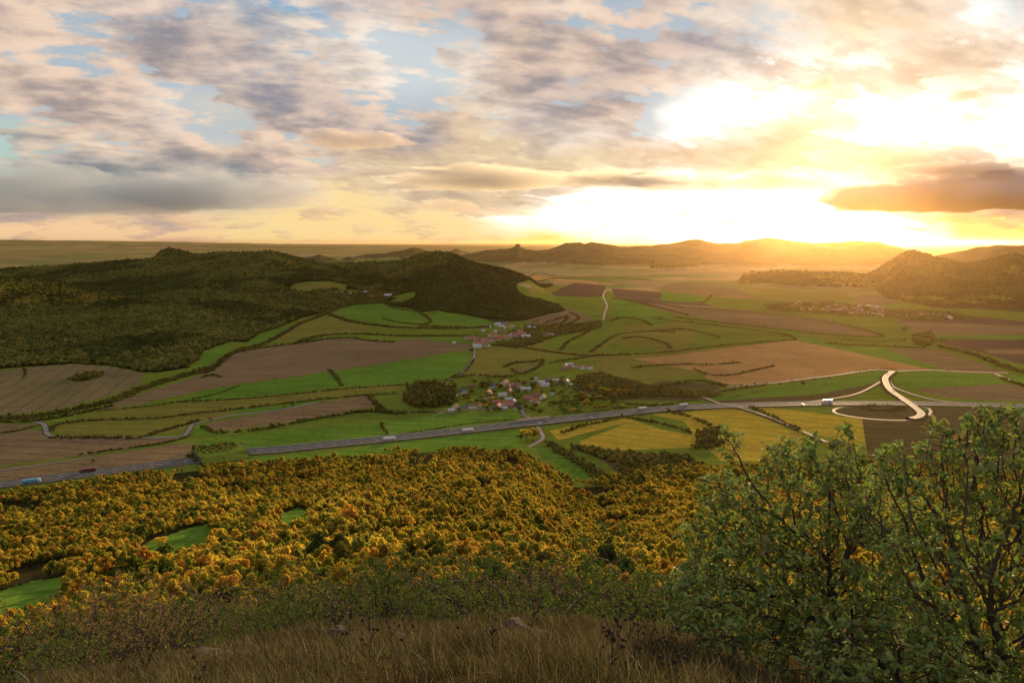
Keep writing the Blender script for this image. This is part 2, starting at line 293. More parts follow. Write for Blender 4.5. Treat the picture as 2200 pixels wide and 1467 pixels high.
# ------------------------------------------------------------------ fields (traced corner pixels are turned into world points on the terrain)
FIELDS = [
 # general grassland of the valley floor, then single fields over it
 ('M', [(-700,-640),(2900,-640),(2900,-2600),(1500,-3600),(600,-3400),(-700,-2600)]),
 ('M', [(780,880),(870,834),(1000,815),(1230,780),(1330,812),(1560,826),(1500,870),(1240,885),(1120,892),(820,905)]),
 ('D', [(1240,812),(1330,812),(1560,826),(1500,862),(1330,858),(1230,840)]),
 ('O', [(1300,700),(1500,690),(1690,730),(1450,765),(1270,775),(1180,770),(1100,740),(1160,700)]),
 ('S', [(-400,800),(0,797),(61,789),(164,783),(239,787),(307,801),(303,824),(239,848),(136,877),(0,894),(-400,905)]),
 ('B', [(505,756),(580,741),(700,729),(751,726),(847,734),(905,725),(1007,739),(1020,749),(706,799),(511,824),(400,845),(300,868),(210,882),(240,866),(340,834),(420,810),(450,785)]),
 ('G', [(389,860),(450,836),(505,828),(706,799),(718,801),(733,828),(600,845),(450,860)]),
 ('G', [(720,800),(1020,752),(1010,770),(985,800),(950,820),(742,830),(733,820)]),
 ('O', [(130,908),(240,880),(400,866),(735,836),(860,826),(870,834),(735,850),(500,880),(300,897),(130,912)]),
 ('O', [(112,925),(136,912),(205,903),(494,882),(505,893),(426,906),(400,925),(293,937),(150,935)]),
 ('G', [(512,881),(682,860),(690,864),(593,881),(530,890)]),
 ('B', [(440,910),(593,884),(690,863),(792,848),(802,872),(750,886),(640,903),(480,925),(455,920)]),
 ('G', [(416,913),(433,911),(457,933),(426,937)]),
 ('G', [(430,947),(560,930),(750,910),(812,902),(820,936),(700,948),(520,967),(510,985),(440,995),(420,980)]),
 ('G', [(825,905),(950,889),(1120,888),(1118,897),(930,924),(835,932)]),
 ('B', [(-500,940),(0,928),(85,923),(115,940),(390,937),(370,948),(200,975),(0,1000),(-500,1050)]),
 ('B', [(-300,914),(0,911),(78,912),(60,923),(0,927),(-300,932)]),
 ('B', [(-500,1070),(0,1004),(60,998),(200,980),(370,955),(415,950),(418,990),(200,1018),(0,1045),(-400,1100)]),
 ('G', [(714,669),(778,645),(823,647),(826,657),(911,676),(905,691),(850,697),(751,681)]),
 ('G', [(918,685),(932,671),(1020,674),(1041,685),(1072,693),(1041,703),(956,695)]),
 ('O', [(586,732),(648,685),(689,678),(750,690),(806,705),(775,715),(700,722),(620,733)]),
 ('G', [(423,787),(430,762),(494,738),(490,752),(433,797)]),
 ('G', [(525,749),(546,729),(614,702),(617,705),(546,746)]),
 ('G', [(905,724),(990,729),(983,739),(918,729)]),
 ('O', [(1027,753),(1082,741),(1194,756),(1246,763),(1232,773),(1174,770),(1154,780),(1089,790),(1106,801),(1075,809),(986,811),(1007,787)]),
 ('B', [(1106,794),(1157,782),(1140,795),(1113,802)]),
 ('M', [(1167,777),(1239,763),(1232,780),(1177,797)]),
 ('M', [(1164,749),(1194,719),(1259,719),(1259,729),(1212,753)]),
 ('M', [(1218,753),(1287,702),(1348,691),(1358,705),(1324,719),(1263,760)]),
 ('M', [(1280,760),(1314,739),(1426,746),(1402,756),(1297,763)]),
 ('G', [(1314,644),(1365,650),(1450,681),(1450,691),(1409,702),(1365,681),(1321,688)]),
 ('M', [(1188,637),(1290,644),(1297,661),(1273,671),(1201,650)]),
 ('K', [(1184,630),(1232,606),(1304,613),(1293,637),(1194,637)]),
 ('B', [(1119,685),(1188,674),(1232,664),(1276,685),(1212,702),(1171,707)]),
 ('O', [(1090,626),(1170,612),(1212,617),(1180,632),(1120,632)]),
 ('R', [(1136,591),(1314,610),(1307,612),(1143,600)]),
 ('M', [(1167,588),(1314,600),(1314,608)]),
 ('K', [(1314,620),(1416,627),(1500,645),(1560,670),(1392,654),(1320,637)]),
 ('O', [(1266,785),(1300,773),(1360,770),(1450,789),(1520,800),(1450,812),(1375,831),(1270,807)]),
 ('R', [(1360,770),(1450,763),(1689,732),(1709,731),(1893,770),(2010,795),(1910,794),(1740,811),(1644,826),(1566,826),(1515,812),(1520,800),(1450,789)]),
 ('G', [(1709,731),(1634,705),(1723,715),(1777,739),(1904,749),(2030,792),(2010,795),(1893,770)]),
 ('M', [(1480,690),(1634,707),(1690,728),(1560,745),(1470,752),(1500,720)]),
 ('B', [(1904,749),(1996,749),(2023,753),(2163,800),(2037,797)]),
 ('G', [(1921,817),(1941,804),(1982,799),(2132,804),(2156,824),(1962,835),(1927,828)]),
 ('B', [(1962,836),(2159,825),(2200,831),(2400,850),(2400,870),(2200,863),(2037,855)]),
 ('G', [(2159,807),(2200,810),(2500,830),(2500,848),(2200,830)]),
 ('G', [(1501,857),(1641,835),(1904,796),(1924,800),(1876,824),(1757,847),(1539,860)]),
 ('D', [(1539,860),(1757,847),(1876,824),(1880,830),(1800,858),(1590,872),(1540,868)]),
 ('M', [(1839,850),(1893,831),(1921,850)]),
 ('D', [(1791,882),(1849,869),(1941,872),(1962,889),(1955,903),(1859,899),(1798,889)]),
 ('Y', [(1180,925),(1240,912),(1330,893),(1480,884),(1560,876),(1600,882),(1706,920),(1730,935),(1700,990),(1550,990),(1500,945),(1344,908),(1200,945)]),
 ('M', [(1340,895),(1400,890),(1470,905),(1490,935),(1420,922)]),
 ('Y', [(1245,948),(1344,910),(1470,935),(1500,945),(1490,960),(1314,968),(1245,957)]),
 ('M', [(1200,948),(1250,940),(1245,957),(1215,958)]),
 ('Y', [(1610,874),(1661,876),(1852,899),(1862,960),(1733,929),(1668,899)]),
 ('D', [(1852,899),(1955,903),(1975,897),(1996,876),(2125,876),(2500,890),(2500,1040),(1870,1010)]),
 ('G', [(700,972),(939,938),(1123,915),(1140,930),(1120,960),(930,968),(800,985),(520,990),(512,985)]),
 ('G', [(1150,960),(1190,965),(1240,1000),(1285,1030),(1225,1032),(1190,995)]),
 ('G', [(1420,625),(1450,627),(1523,637),(1498,650),(1450,649),(1418,645)]),
 ('M', [(1515,650),(1532,635),(1668,647),(1661,666),(1614,669)]),
 ('B', [(1400,648),(1450,654),(1515,657),(1770,686),(1873,715),(1890,722),(1757,715),(1597,698),(1450,674),(1380,655)]),
 ('M', [(1770,681),(1917,685),(1961,715),(1893,715),(1805,691)]),
 ('B', [(1921,685),(2200,698),(2600,715),(2600,724),(2009,719),(1961,712)]),
 ('G', [(2009,720),(2200,719),(2600,724),(2600,732),(2009,727)]),
 ('K', [(2013,728),(2600,732),(2600,800),(2200,784),(2098,755),(2030,740)]),
 ('B', [(2110,751),(2300,752),(2300,762),(2130,760)]),
 ('B', [(1829,650),(1852,633),(1927,633),(1930,650),(1893,657)]),
 ('O', [(1580,616),(1689,623),(1825,627),(1818,647),(1668,647)]),
 ('B', [(1400,622),(1450,611),(1586,620),(1641,645),(1500,635)]),
 ('K', [(1950,668),(2200,690),(2500,700),(2500,712),(1930,690)]),
 ('G', [(2100,640),(2135,632),(2160,640),(2140,648)]),
 ('O', [(612,620),(640,608),(700,606),(745,612),(740,622),(660,628)]),
 ('M', [(832,647),(860,636),(893,626),(896,640),(850,652)]),
 ('G', [(296,1176),(340,1154),(450,1124),(456,1178),(380,1216),(298,1240)]),
 ('G', [(-60,1290),(20,1262),(80,1244),(140,1238),(140,1292),(50,1330),(-80,1350)]),
 ('G', [(605,1105),(640,1090),(668,1100),(655,1140),(598,1152)]),
]
# ------------------------------------------------------------------ woods
WOODS = {
 'left_forest': [(-700,800),(0,792),(61,787),(164,781),(239,785),(307,799),(340,800),(400,790),(425,770),(435,755),(494,733),(530,735),(560,715),(614,697),(648,683),(690,672),(720,662),(780,640),(830,637),(893,624),(900,-4500),(-700,-4500)],
 'cone_forest': [(850,-4300),(1190,-4100),(1130,602),(1108,612),(1112,628),(1160,645),(1200,656),(1212,668),(1180,674),(1120,690),(1060,692),(1030,682),(960,671),(930,667),(905,670),(880,662),(830,656),(826,648),(855,640),(893,627)],
 'right_forest': [(1600,-5300),(1590,610),(1650,608),(1700,613),(1800,617),(1880,615),(1905,640),(1960,650),(2010,662),(2100,664),(2200,670),(2700,680),(2700,-5600)],
}
CLEAR = [[(606,620),(640,606),(700,604),(750,611),(745,624),(660,630)], [(702,626),(760,622),(850,626),(845,640),(790,644),(740,638)], [(832,649),(860,636),(893,626),(896,640),(850,654)], [(2100,640),(2135,632),(2160,640),(2140,648)], [(1950,640),(2010,636),(2060,642),(2010,650)]]
HP = {}
def mp(poly): return tomap(hit(poly))
WOODM = {k: mp(v) for k, v in WOODS.items()}; CLEARM = [mp(c) for c in CLEAR]
FIELDM = [(k, mp(p)) for k, p in FIELDS]
# ------------------------------------------------------------------ ground mesh
sl = np.linspace(-1.12, 1.12, 1500)
Yr = np.concatenate([np.geomspace(0.8, 22, 110), np.geomspace(22, 620, 230)[1:], flatY(np.linspace(1075, 545, 760))])
Yr = np.concatenate([Yr, np.geomspace(Yr[-1], 90000, 50)[1:]]); Yr = np.unique(Yr)
gs, gy = np.meshgrid(sl, Yr); GX = gs*gy; GZ = height(GX, gy)
nr, nc = GX.shape; Vg = np.stack([GX.ravel(), gy.ravel(), GZ.ravel()], 1)
idx = np.arange(nr*nc).reshape(nr, nc); Q = np.stack([idx[:-1,:-1], idx[:-1,1:], idx[1:,1:], idx[1:,:-1]], -1).reshape(-1, 4)
cx = (GX[:-1,:-1]+GX[1:,1:]).ravel()/2; cy = (gy[:-1,:-1]+gy[1:,1:]).ravel()/2; cz = GZ[:-1,:-1].ravel()
mx_, my_ = proj(cx, cy, 0*cx); fid = np.zeros(len(Q), np.int32)
# id 0 farmland, 1 hillside, 2 forest floor, 3 wooded ranges, 10.. fields
wig = fbm(cx/90, cy/90, 2, 77)*cy/1400*2.2
rr = np.hypot(cx, cy)
for i, (k, poly) in enumerate(FIELDM):
    lo, hi = poly.min(0)-6, poly.max(0)+6
    w = np.nonzero((mx_ > lo[0]) & (mx_ < hi[0]) & (my_ > lo[1]) & (my_ < hi[1]))[0]
    m = inpoly(mx_[w]+wig[w]*.5, my_[w]+wig[w]*.3, poly); fid[w[m]] = 10+i
def inwood(X, Y):
    a, b = proj(X, Y, 0*X); m = np.zeros(len(X), bool)
    for k, p in WOODM.items(): m |= inpoly(a, b, p)
    for c in CLEARM: m &= ~inpoly(a, b, c)
    return m
fid[inwood(cx, cy) & (cy > 1000)] = 2
hm = (rr < 30); fid[hm] = 1
nearcl = np.zeros(len(cx), bool)
for k, p in FIELDM[-3:]: nearcl |= inpoly(mx_, my_, p)
azp = CX+F*np.tan(np.arctan2(cx, cy)); foot = np.interp(azp, FOOT_P, FOOT_R)
fid[(rr >= 30) & (rr < foot*.97) & ~nearcl & (fid < 11)] = 2
fid[(rr >= 30) & (rr < foot*.93) & ~nearcl] = 2
fid[(cy > 5800) & (cz > 35) & (cy < 16000)] = 3
def sub(name, m, mat):
    f = Q[m]
    if not len(f): return None
    u, inv = np.unique(f.ravel(), return_inverse=True)
    return mesh_np(name, Vg[u], [inv.reshape(-1, 4)], [mat], True)
tag(sub('ground', fid == 0, M_GROUND), kind='structure'); tag(sub('hillside', fid == 1, M_SOD), kind='structure')
tag(sub('forest_floor', fid == 2, M_FLOOR), kind='structure'); tag(sub('hills', fid == 3, M_RANGE), kind='structure')
for i, (k, poly) in enumerate(FIELDM):
    o = sub('field' if k in 'BGSKR' else 'meadow', fid == 10+i, MF[k])
    if o: tag(o, kind='structure')
# the land beside and behind the viewpoint, coarse
th = np.linspace(math.atan(1.12), 2*math.pi-math.atan(1.12), 120); rc = np.concatenate([[0.05], np.geomspace(.8, 60000, 90)])
a, b = np.meshgrid(th, rc); X = b*np.sin(a); Y = b*np.cos(a); Z = height(X, Y)
i2 = np.arange(a.size).reshape(a.shape); q2 = np.stack([i2[:-1,:-1], i2[1:,:-1], i2[1:,1:], i2[:-1,1:]], -1).reshape(-1, 4)
tag(mesh_np('terrain', np.stack([X.ravel(), Y.ravel(), Z.ravel()-.05], 1), [q2], [M_GROUND], True), kind='structure')
# ------------------------------------------------------------------ roads
def smooth_line(P, n=8):
    P = np.asarray(P, float); Q_ = np.vstack([2*P[0]-P[1], P, 2*P[-1]-P[-2]]); out = []
    for i in range(1, len(Q_)-2):
        for t in np.linspace(0, 1, n, endpoint=False):
            p0, p1, p2, p3 = Q_[i-1:i+3]
            out.append(.5*((2*p1)+(-p0+p2)*t+(2*p0-5*p1+4*p2-p3)*t*t+(-p0+3*p1-3*p2+p3)*t**3))
    out.append(P[-1]); return np.array(out)
def resample(L, step):
    d = np.concatenate([[0], np.cumsum(np.hypot(*np.diff(L[:, :2], axis=0).T))]); n = max(int(d[-1]/step), 2); s = np.linspace(0, d[-1], n)
    return np.stack([np.interp(s, d, L[:, k]) for k in range(L.shape[1])], 1)
def frames(L):
    T = np.gradient(L[:, :2], axis=0); T /= np.hypot(T[:, 0], T[:, 1])[:, None]+1e-9; return T, np.stack([T[:, 1], -T[:, 0]], 1)   # tangent, right
def sweep(name, L, prof, mat, parent=None, smooth=False):
    """prof: list of (offset to the right, dz) swept along L (with z)"""
    T, N = frames(L); k = len(prof); V = np.concatenate([[(L[i, 0]+N[i, 0]*o, L[i, 1]+N[i, 1]*o, L[i, 2]+z) for (o, z) in prof] for i in range(len(L))])
    ii = np.arange(len(V)).reshape(-1, k); q = np.stack([ii[:-1,:-1], ii[1:,:-1], ii[1:,1:], ii[:-1,1:]], -1).reshape(-1, 4)[:, ::-1]
    return mesh_np(name, V, [q], [mat], smooth, parent)
def asphalt(name, c, rough, sp=.12):
    m, t, o = new_mat(name); p = t.add('ShaderNodeNewGeometry').outputs['Position']
    n = t.noise(p, .15, 5, .7); c2 = t.mix(n, tuple(x*.8 for x in c), tuple(x*1.25 for x in c)); pbr(t, o, c2, rough, sp); return m
M_ASPH = asphalt('asphalt', (.045,.044,.048), .75, .05); M_CONC = asphalt('worn_road', (.24,.19,.15), .75, .05); M_SLIP = asphalt('slip_road_surface', (.26,.20,.15), .65, .06); M_LANE = asphalt('country_lane', (.16,.14,.12), .7)
M_LINE = plain('road_paint', (.7,.7,.68), .6, .3, .1); M_STEEL = plain('galvanised_steel', (.42,.42,.43), .45, .5, .1)
M_BANK = MF['D']
def line(pts, step=14, lift=0., soft=0):
    P = hit(pts); L = resample(smooth_line(P[:, :2]), step); z = height(L[:, 0], L[:, 1])
    if soft:
        k = np.ones(soft)/soft; zp = np.pad(z, soft//2, 'edge'); z = np.convolve(zp, k, 'valid')[:len(L)]
    return np.column_stack([L, z+lift])
def road(pts, w, mat=None, lift=.25, name='road', marks=False, bank=0., step=12):
    L = line(pts, step, lift+bank, 15 if bank else 5); h = w/2
    o = tag(sweep(name, L, [(-h-1.5-bank*1.8, -lift-bank-.4), (-h-1.5, -.12), (-h-.02, -.05)], M_BANK), kind='structure') if 1 else None; o.name = 'verge'
    o = tag(sweep(name, L, [(h+.02, -.05), (h+1.5, -.12), (h+1.5+bank*1.8, -lift-bank-.4)], M_BANK), kind='structure'); o.name = 'verge'
    o = tag(sweep(name, L, [(-h, 0), (0, .06), (h, 0)], mat or M_LANE), kind='structure')
    if marks:
        for off in (-h+.5, h-.5): tag(sweep('road_marking', L, [(off-.2, .05), (off+.2, .05)], M_LINE), kind='structure')
    return L
MOTOR = [(520,973),(600,967),(700,957),(830,944.5),(1000,926),(1150,909),(1385,884),(1470,877),(1600,871.5),(1780,868),(1900,868),(2050,870),(2200,874),(2500,885)]
MOTOR_L = [(-500,1100),(-200,1066),(0,1042),(200,1017),(300,1004),(415,990),(520,973)]
def motorway(pts, bank):
    L = line(pts, 12, .3+bank, 25); e = .3+bank+.6
    tag(sweep('verge', L, [(-14-bank*2, -e), (-14, 0), (-12.52, 0)], M_BANK), kind='structure'); tag(sweep('verge', L, [(12.52, 0), (14, 0), (14+bank*2, -e)], M_BANK), kind='structure')
    tag(sweep('median_strip', L, [(-1.48, 0), (0, .12), (1.48, 0)], M_BANK), kind='structure')
    for s in (-1, 1):
        tag(sweep('road', L, [(min(s*1.5, s*12.5), .02), (s*7, .1), (max(s*1.5, s*12.5), .02)], M_ASPH), kind='structure')
        for off in (2.1, 9.4): tag(sweep('road_marking', L, [(s*off-.15, .13), (s*off+.15, .13)], M_LINE), kind='structure')
    # dashed lane lines
    D = resample(L, 3.0); T, N = frames(D); V = []; Fc = []
    for s in (-1, 1):
        for i in range(0, len(D)-2, 6):
            b = len(V)
            for j, o in ((i, -.12), (i, .12), (i+2, .12), (i+2, -.12)): V.append((D[j,0]+N[j,0]*(s*5.75+o), D[j,1]+N[j,1]*(s*5.75+o), D[j,2]+.14))
            Fc.append((b, b+1, b+2, b+3))
    tag(mesh_np('road_marking', V, [np.array(Fc)], [M_LINE]), kind='structure')
    return L
LM = motorway(MOTOR, 1.2); LML = motorway(MOTOR_L, .4)
def barrier(L, off, label):
    t = empty('crash_barrier', tuple(L[0])); t.location = (0,0,0); tag(t, label, 'barrier', 'steel crash barriers along the motorway')
    K = resample(L, 8.0)
    sweep('rail', K, [(off-.1, .55), (off+.1, .65), (off-.1, .85), (off-.14, .7), (off-.1, .55)], M_STEEL, t)
    T, N = frames(K); V = []; Fc = []
    for i in range(len(K)):
        x, y, z = K[i,0]+N[i,0]*off, K[i,1]+N[i,1]*off, K[i,2]; b = len(V); r = .07
        V += [(x-r,y-r,z-.2),(x+r,y-r,z-.2),(x+r,y+r,z-.2),(x-r,y+r,z-.2),(x-r,y-r,z+.7),(x+r,y-r,z+.7),(x+r,y+r,z+.7),(x-r,y+r,z+.7)]
        Fc += [tuple(b+k for k in q) for q in ((4,5,6,7),(0,1,5,4),(1,2,6,5),(2,3,7,6),(3,0,4,7))]
    tag(mesh_np('posts', V, [np.array(Fc)], [M_STEEL], parent=t), kind='stuff')
barrier(LM, 0., 'low steel crash barrier in the grass middle strip between the two motorway carriageways')
barrier(LM, 12.9, 'steel crash barrier along the outer edge of the near motorway carriageway')
barrier(LM, -12.9, 'steel crash barrier along the village side edge of the far motorway carriageway')
RTOP = road([(1560,832),(1600,828),(1663,823),(1728,815),(1791,807),(1845,799),(1889,795),(1927,798),(1960,796),(2009,796),(2091,800),(2167,802)], 6.5, M_CONC, bank=.5)
ROV = road([(1918,800),(1903,812),(1903,824),(1914,841),(1941,860),(1963,876),(1979,890),(1974,898),(1958,902)], 10, M_SLIP, bank=2.5, marks=True)
road([(1920,803),(1890,822),(1845,845),(1791,857),(1736,864),(1668,868)], 5, M_CONC, bank=.8)
road([(1906,810),(1914,825),(1927,836),(1982,854),(2036,864),(2091,868)], 5, M_CONC, bank=.8)
road([(1958,902),(1927,903),(1859,899),(1800,889),(1792,880),(1818,872)], 4.5, M_LANE)
road([(1968,900),(1988,896),(2000,886),(1995,877),(1978,873)], 4.5, M_LANE)
LANE = road([(1380,848),(1450,847),(1491,849),(1552,870),(1593,878),(1655,899),(1723,928),(1790,958)], 5, M_CONC, bank=1.5)
road([(1020,750),(1018,768),(1004,790),(985,805),(955,818),(900,826)], 5.5, M_LANE)
road([(1302,622),(1296,636),(1304,655),(1300,670),(1296,688)], 8, M_CONC)
road([(70,905),(92,910),(98,920),(106,935),(150,938),(290,940),(385,938),(404,926),(413,912),(440,905),(501,892),(593,882),(678,865)], 6, M_LANE)
road([(-200,1040),(0,1011),(55,1003),(200,982)], 4, M_LANE)
road([(1119,866),(1125,890),(1147,902),(1160,925),(1167,940),(1152,952),(1135,960)], 6, M_LANE, lift=.2)
road([(940,888),(955,885),(1005,881),(1032,878),(1080,876),(1118,868)], 5, M_LANE)
road([(1040,738),(1070,728),(1110,722),(1160,722),(1230,712),(1300,700)], 5, M_LANE)
road([(1232,955),(1275,972),(1300,985),(1330,1012)], 5, MF['K'], name='track')
road([(2132,800),(2150,808),(2165,815),(2200,828),(2300,850)], 6, M_LANE)
# ------------------------------------------------------------------ crowns
def ico(sub):
    bm = bmesh.new(); bmesh.ops.create_icosphere(bm, subdivisions=sub, radius=1); v = np.array([x.co[:] for x in bm.verts]); f = np.array([[q.index for q in p.verts] for p in bm.faces]); bm.free(); return v, f
ICO1, ICO2 = ico(1), ico(2)
def lumpy(v, rng, amp=.28, fr=2.2):
    s = rng.integers(0, 1000); n = fbm(v[:, 0]*fr+s, v[:, 1]*fr+v[:, 2]*1.7*fr+s, 3, int(s) % 50)
    return v*(1+amp*2*n)[:, None]
def leafy(rng, R=1., Hh=1., lobes=14, n=1500, size=.1, flat=.75, core=True):
    """a crown of leaf sprays: lobes spread over an uneven hull, quads spread through each lobe's outer part"""
    c = rng.normal(size=(lobes, 3)); c /= np.linalg.norm(c, axis=1)[:, None]; c[:, 2] = np.abs(c[:, 2])*1.05-.3
    c *= rng.uniform(.35, .88, (lobes, 1)); lr = rng.uniform(.18, .46, lobes)*(14/lobes)**.25
    k = rng.choice(lobes, n, p=lr**2/np.sum(lr**2)); d = rng.normal(size=(n, 3)); d /= np.linalg.norm(d, axis=1)[:, None]; d[:, 2] = np.where(d[:, 2] < -.3, -d[:, 2], d[:, 2])
    p = c[k]+d*(lr[k]*rng.uniform(.72, 1.08, n)**1.)[:, None]
    nrm = d*.55+rng.normal(size=(n, 3))*.55+np.array([0, 0, .35]); nrm /= np.linalg.norm(nrm, axis=1)[:, None]
    a = np.cross(nrm, rng.normal(size=(n, 3))); a /= np.linalg.norm(a, axis=1)[:, None]; b = np.cross(nrm, a)
    s = size*rng.uniform(.6, 1.5, n)[:, None]; a *= s; b *= s*.75
    q = np.stack([p-a*.9, p-b+nrm*s*.2, p+a, p+b*.8-nrm*s*.15], 1).reshape(-1, 3)
    V = q; Fq = np.arange(n*4).reshape(-1, 4)
    V = V*np.array([R, R, Hh*flat]); V[:, 2] += Hh*.95
    fs = [Fq]
    if core:
        cv = []; cf = []; b0 = len(V)
        for i in range(lobes):
            w = lumpy(ICO1[0], rng, .2)*lr[i]*.74+c[i]; cv.append(w); cf.append(ICO1[1]+b0+i*len(w))
        cv = np.concatenate(cv)*np.array([R, R, Hh*flat]); cv[:, 2] += Hh*.95; V = np.concatenate([V, cv]); fs.append(np.concatenate(cf))
    return V, fs
def blob(rng, icov=ICO1, lobes=5):
    V = []; Fs = []
    for i in range(lobes):
        c = rng.normal(size=3)*.42; c[2] = abs(c[2])*.8; r = rng.uniform(.42, .72); w = lumpy(icov[0], rng, .3)*r+c; Fs.append(icov[1]+sum(len(x) for x in V)); V.append(w)
    V = np.concatenate(V); V[:, 2] = V[:, 2]*.85+.55; return V, [np.concatenate(Fs)]
def scatter(name, pts, scl, variants, label, cat, z=None):
    src = bpy.data.collections.new(name+'_kinds')
    for v in variants: src.objects.link(v)
    me = bpy.data.meshes.new(name); me.vertices.add(len(pts)); me.vertices.foreach_set('co', np.asarray(pts, np.float32).ravel())
    at = me.attributes.new('scl', 'FLOAT_VECTOR', 'POINT'); at.data.foreach_set('vector', np.asarray(scl, np.float32).ravel()); me.update()
    o = bpy.data.objects.new(name, me); COL.objects.link(o)
    g = bpy.data.node_groups.new(name, 'GeometryNodeTree'); g.interface.new_socket('Geometry', in_out='INPUT', socket_type='NodeSocketGeometry'); g.interface.new_socket('Geometry', in_out='OUTPUT', socket_type='NodeSocketGeometry')
    n = g.nodes; l = g.links; gi = n.new('NodeGroupInput'); go = n.new('NodeGroupOutput'); ip = n.new('GeometryNodeInstanceOnPoints'); ci = n.new('GeometryNodeCollectionInfo')
    ci.inputs['Collection'].default_value = src; ci.inputs['Separate Children'].default_value = True; ci.inputs['Reset Children'].default_value = True
    ri = n.new('FunctionNodeRandomValue'); ri.data_type = 'INT'; [s for s in ri.inputs if s.name == 'Max' and s.type == 'INT'][0].default_value = len(variants)-1
    rv = n.new('FunctionNodeRandomValue'); rv.data_type = 'FLOAT_VECTOR'; rv.inputs[0].default_value = (-.12,-.12,0); rv.inputs[1].default_value = (.12,.12,6.283)
    na = n.new('GeometryNodeInputNamedAttribute'); na.data_type = 'FLOAT_VECTOR'; na.inputs[0].default_value = 'scl'
    l.new(gi.outputs[0], ip.inputs['Points']); l.new(ci.outputs[0], ip.inputs['Instance']); ip.inputs['Pick Instance'].default_value = True
    l.new([s for s in ri.outputs if s.type == 'INT'][0], ip.inputs['Instance Index']); l.new([s for s in rv.outputs if s.type == 'VECTOR'][0], ip.inputs['Rotation']); l.new([s for s in na.outputs if s.enabled][0], ip.inputs['Scale'])
    l.new(ip.outputs[0], go.inputs[0]); md = o.modifiers.new('scatter', 'NODES'); md.node_group = g
    return tag(o, label, cat, kind='stuff')
def unit(name, VF, mat, link=False, smooth=False): return mesh_np(name, VF[0], VF[1], [mat], smooth, link=link)
r1 = np.random.default_rng(11)
LOW_D = [unit('crown', blob(r1), M_DRK) for _ in range(7)]
LOW_M = [unit('crown', blob(r1), M_MID) for _ in range(7)]
MID_A = [unit('crown', leafy(r1, lobes=15, n=640, size=.14, core=False), M_AUT) for _ in range(9)]
NEAR_A = [unit('crown', leafy(r1, lobes=26, n=6500, size=.050, core=False), M_AUT) for _ in range(8)]
BLOB_H = [blob(r1, ICO1, 3) for _ in range(8)]
# ------------------------------------------------------------------ far forests (each hill's wood reads as one mass)
def jitter_grid(x0, x1, y0, y1, s, rng):
    nx = int((x1-x0)/s)+1; ny = int((y1-y0)/s)+1; a, b = np.meshgrid(np.arange(nx), np.arange(ny)); n = a.size
    return x0+(a.ravel()+.5*(b.ravel() % 2)+rng.uniform(-.38, .38, n))*s, y0+(b.ravel()+rng.uniform(-.38, .38, n))*s
def wood(name, key, label, s0, ymin, ymax, kinds=None):
    X = []; Y = []; Sx = []; edges = np.geomspace(ymin, ymax, 9)
    for a, b in zip(edges[:-1], edges[1:]):
        s = s0*max(1, (a/2200.)**.8); x, y = jitter_grid(-b*.80, b*.80, a, b, s, r1)
        m = inpoly(*proj(x, y, 0*x), WOODM[key])
        for c in CLEARM: m &= ~inpoly(*proj(x, y, 0*x), c)
        x, y = x[m], y[m]; X.append(x); Y.append(y); Sx.append(np.full(len(x), s))
    X = np.concatenate(X); Y = np.concatenate(Y); Sx = np.concatenate(Sx); Z = height(X, Y)
    # drop what lies behind the crest
    c = Sx*r1.uniform(.5, .85, len(X)); big = fbm(X/140, Y/140, 3, 5)
    sc = np.stack([c, c, c*(1.05+.5*big)], 1)
    P3 = np.stack([X, Y, Z-.3], 1); q = fbm(X/230, Y/330, 4, 71)+r1.normal(size=len(X))*.035; other = LOW_D if kinds is LOW_M else LOW_M; m2 = q > .06 if kinds is LOW_M else q > (.22 if ymin > 2500 else 9)
    scatter(name, P3[m2], sc[m2]*np.array([1.1, 1.1, 1.25]), other, ('darker' if kinds is LOW_M else 'paler')+' stands within the '+label, 'forest')
    return scatter(name, P3[~m2], sc[~m2], kinds or LOW_D, label, 'forest')
wood('forest', 'left_forest', 'dark green forest covering the broad ridge on the left below the rock castle', 8.5, 1350, 4500, LOW_M)
wood('forest', 'cone_forest', 'dark wood on the nearer small cone hill behind the middle village', 7.5, 2300, 3250)
wood('forest', 'cone_forest', 'lighter olive woods on the taller cone hill behind the small dark cone', 7.5, 3250, 4400, LOW_M)
wood('forest', 'right_forest', 'dark hazy woods on the hills at the far right under the low sun', 10, 2800, 5600)
# the lit golden wood on the small front hill at far left, and a golden slope on the ridge
LOW_A = [unit('crown', blob(r1), M_AUT) for _ in range(5)]
for poly, lb in (([(-120,600),(0,598),(50,594),(100,600),(150,614),(200,628),(275,641),(250,648),(180,652),(90,646),(60,656),(-120,648)],'golden autumn wood catching light on the small hill at far left'),([(556,545),(600,551),(655,578),(640,581),(590,566),(560,553)],'patch of golden trees on the upper slope of the left ridge')):
    P_h = hit([(a, max(b, 604) if a < 300 else b) for a, b in poly]); lo, hi = P_h.min(0), P_h.max(0); x, y = jitter_grid(lo[0], hi[0], lo[1], hi[1], 7.5, r1); m = inpoly(x, y, P_h[:, :2]); x, y = x[m], y[m]; c = 7.5*r1.uniform(.5, .85, len(x))
    if len(x): scatter('forest', np.stack([x, y, height(x, y)+1.2], 1), np.stack([c, c, c*1.15], 1), LOW_A, lb, 'forest')
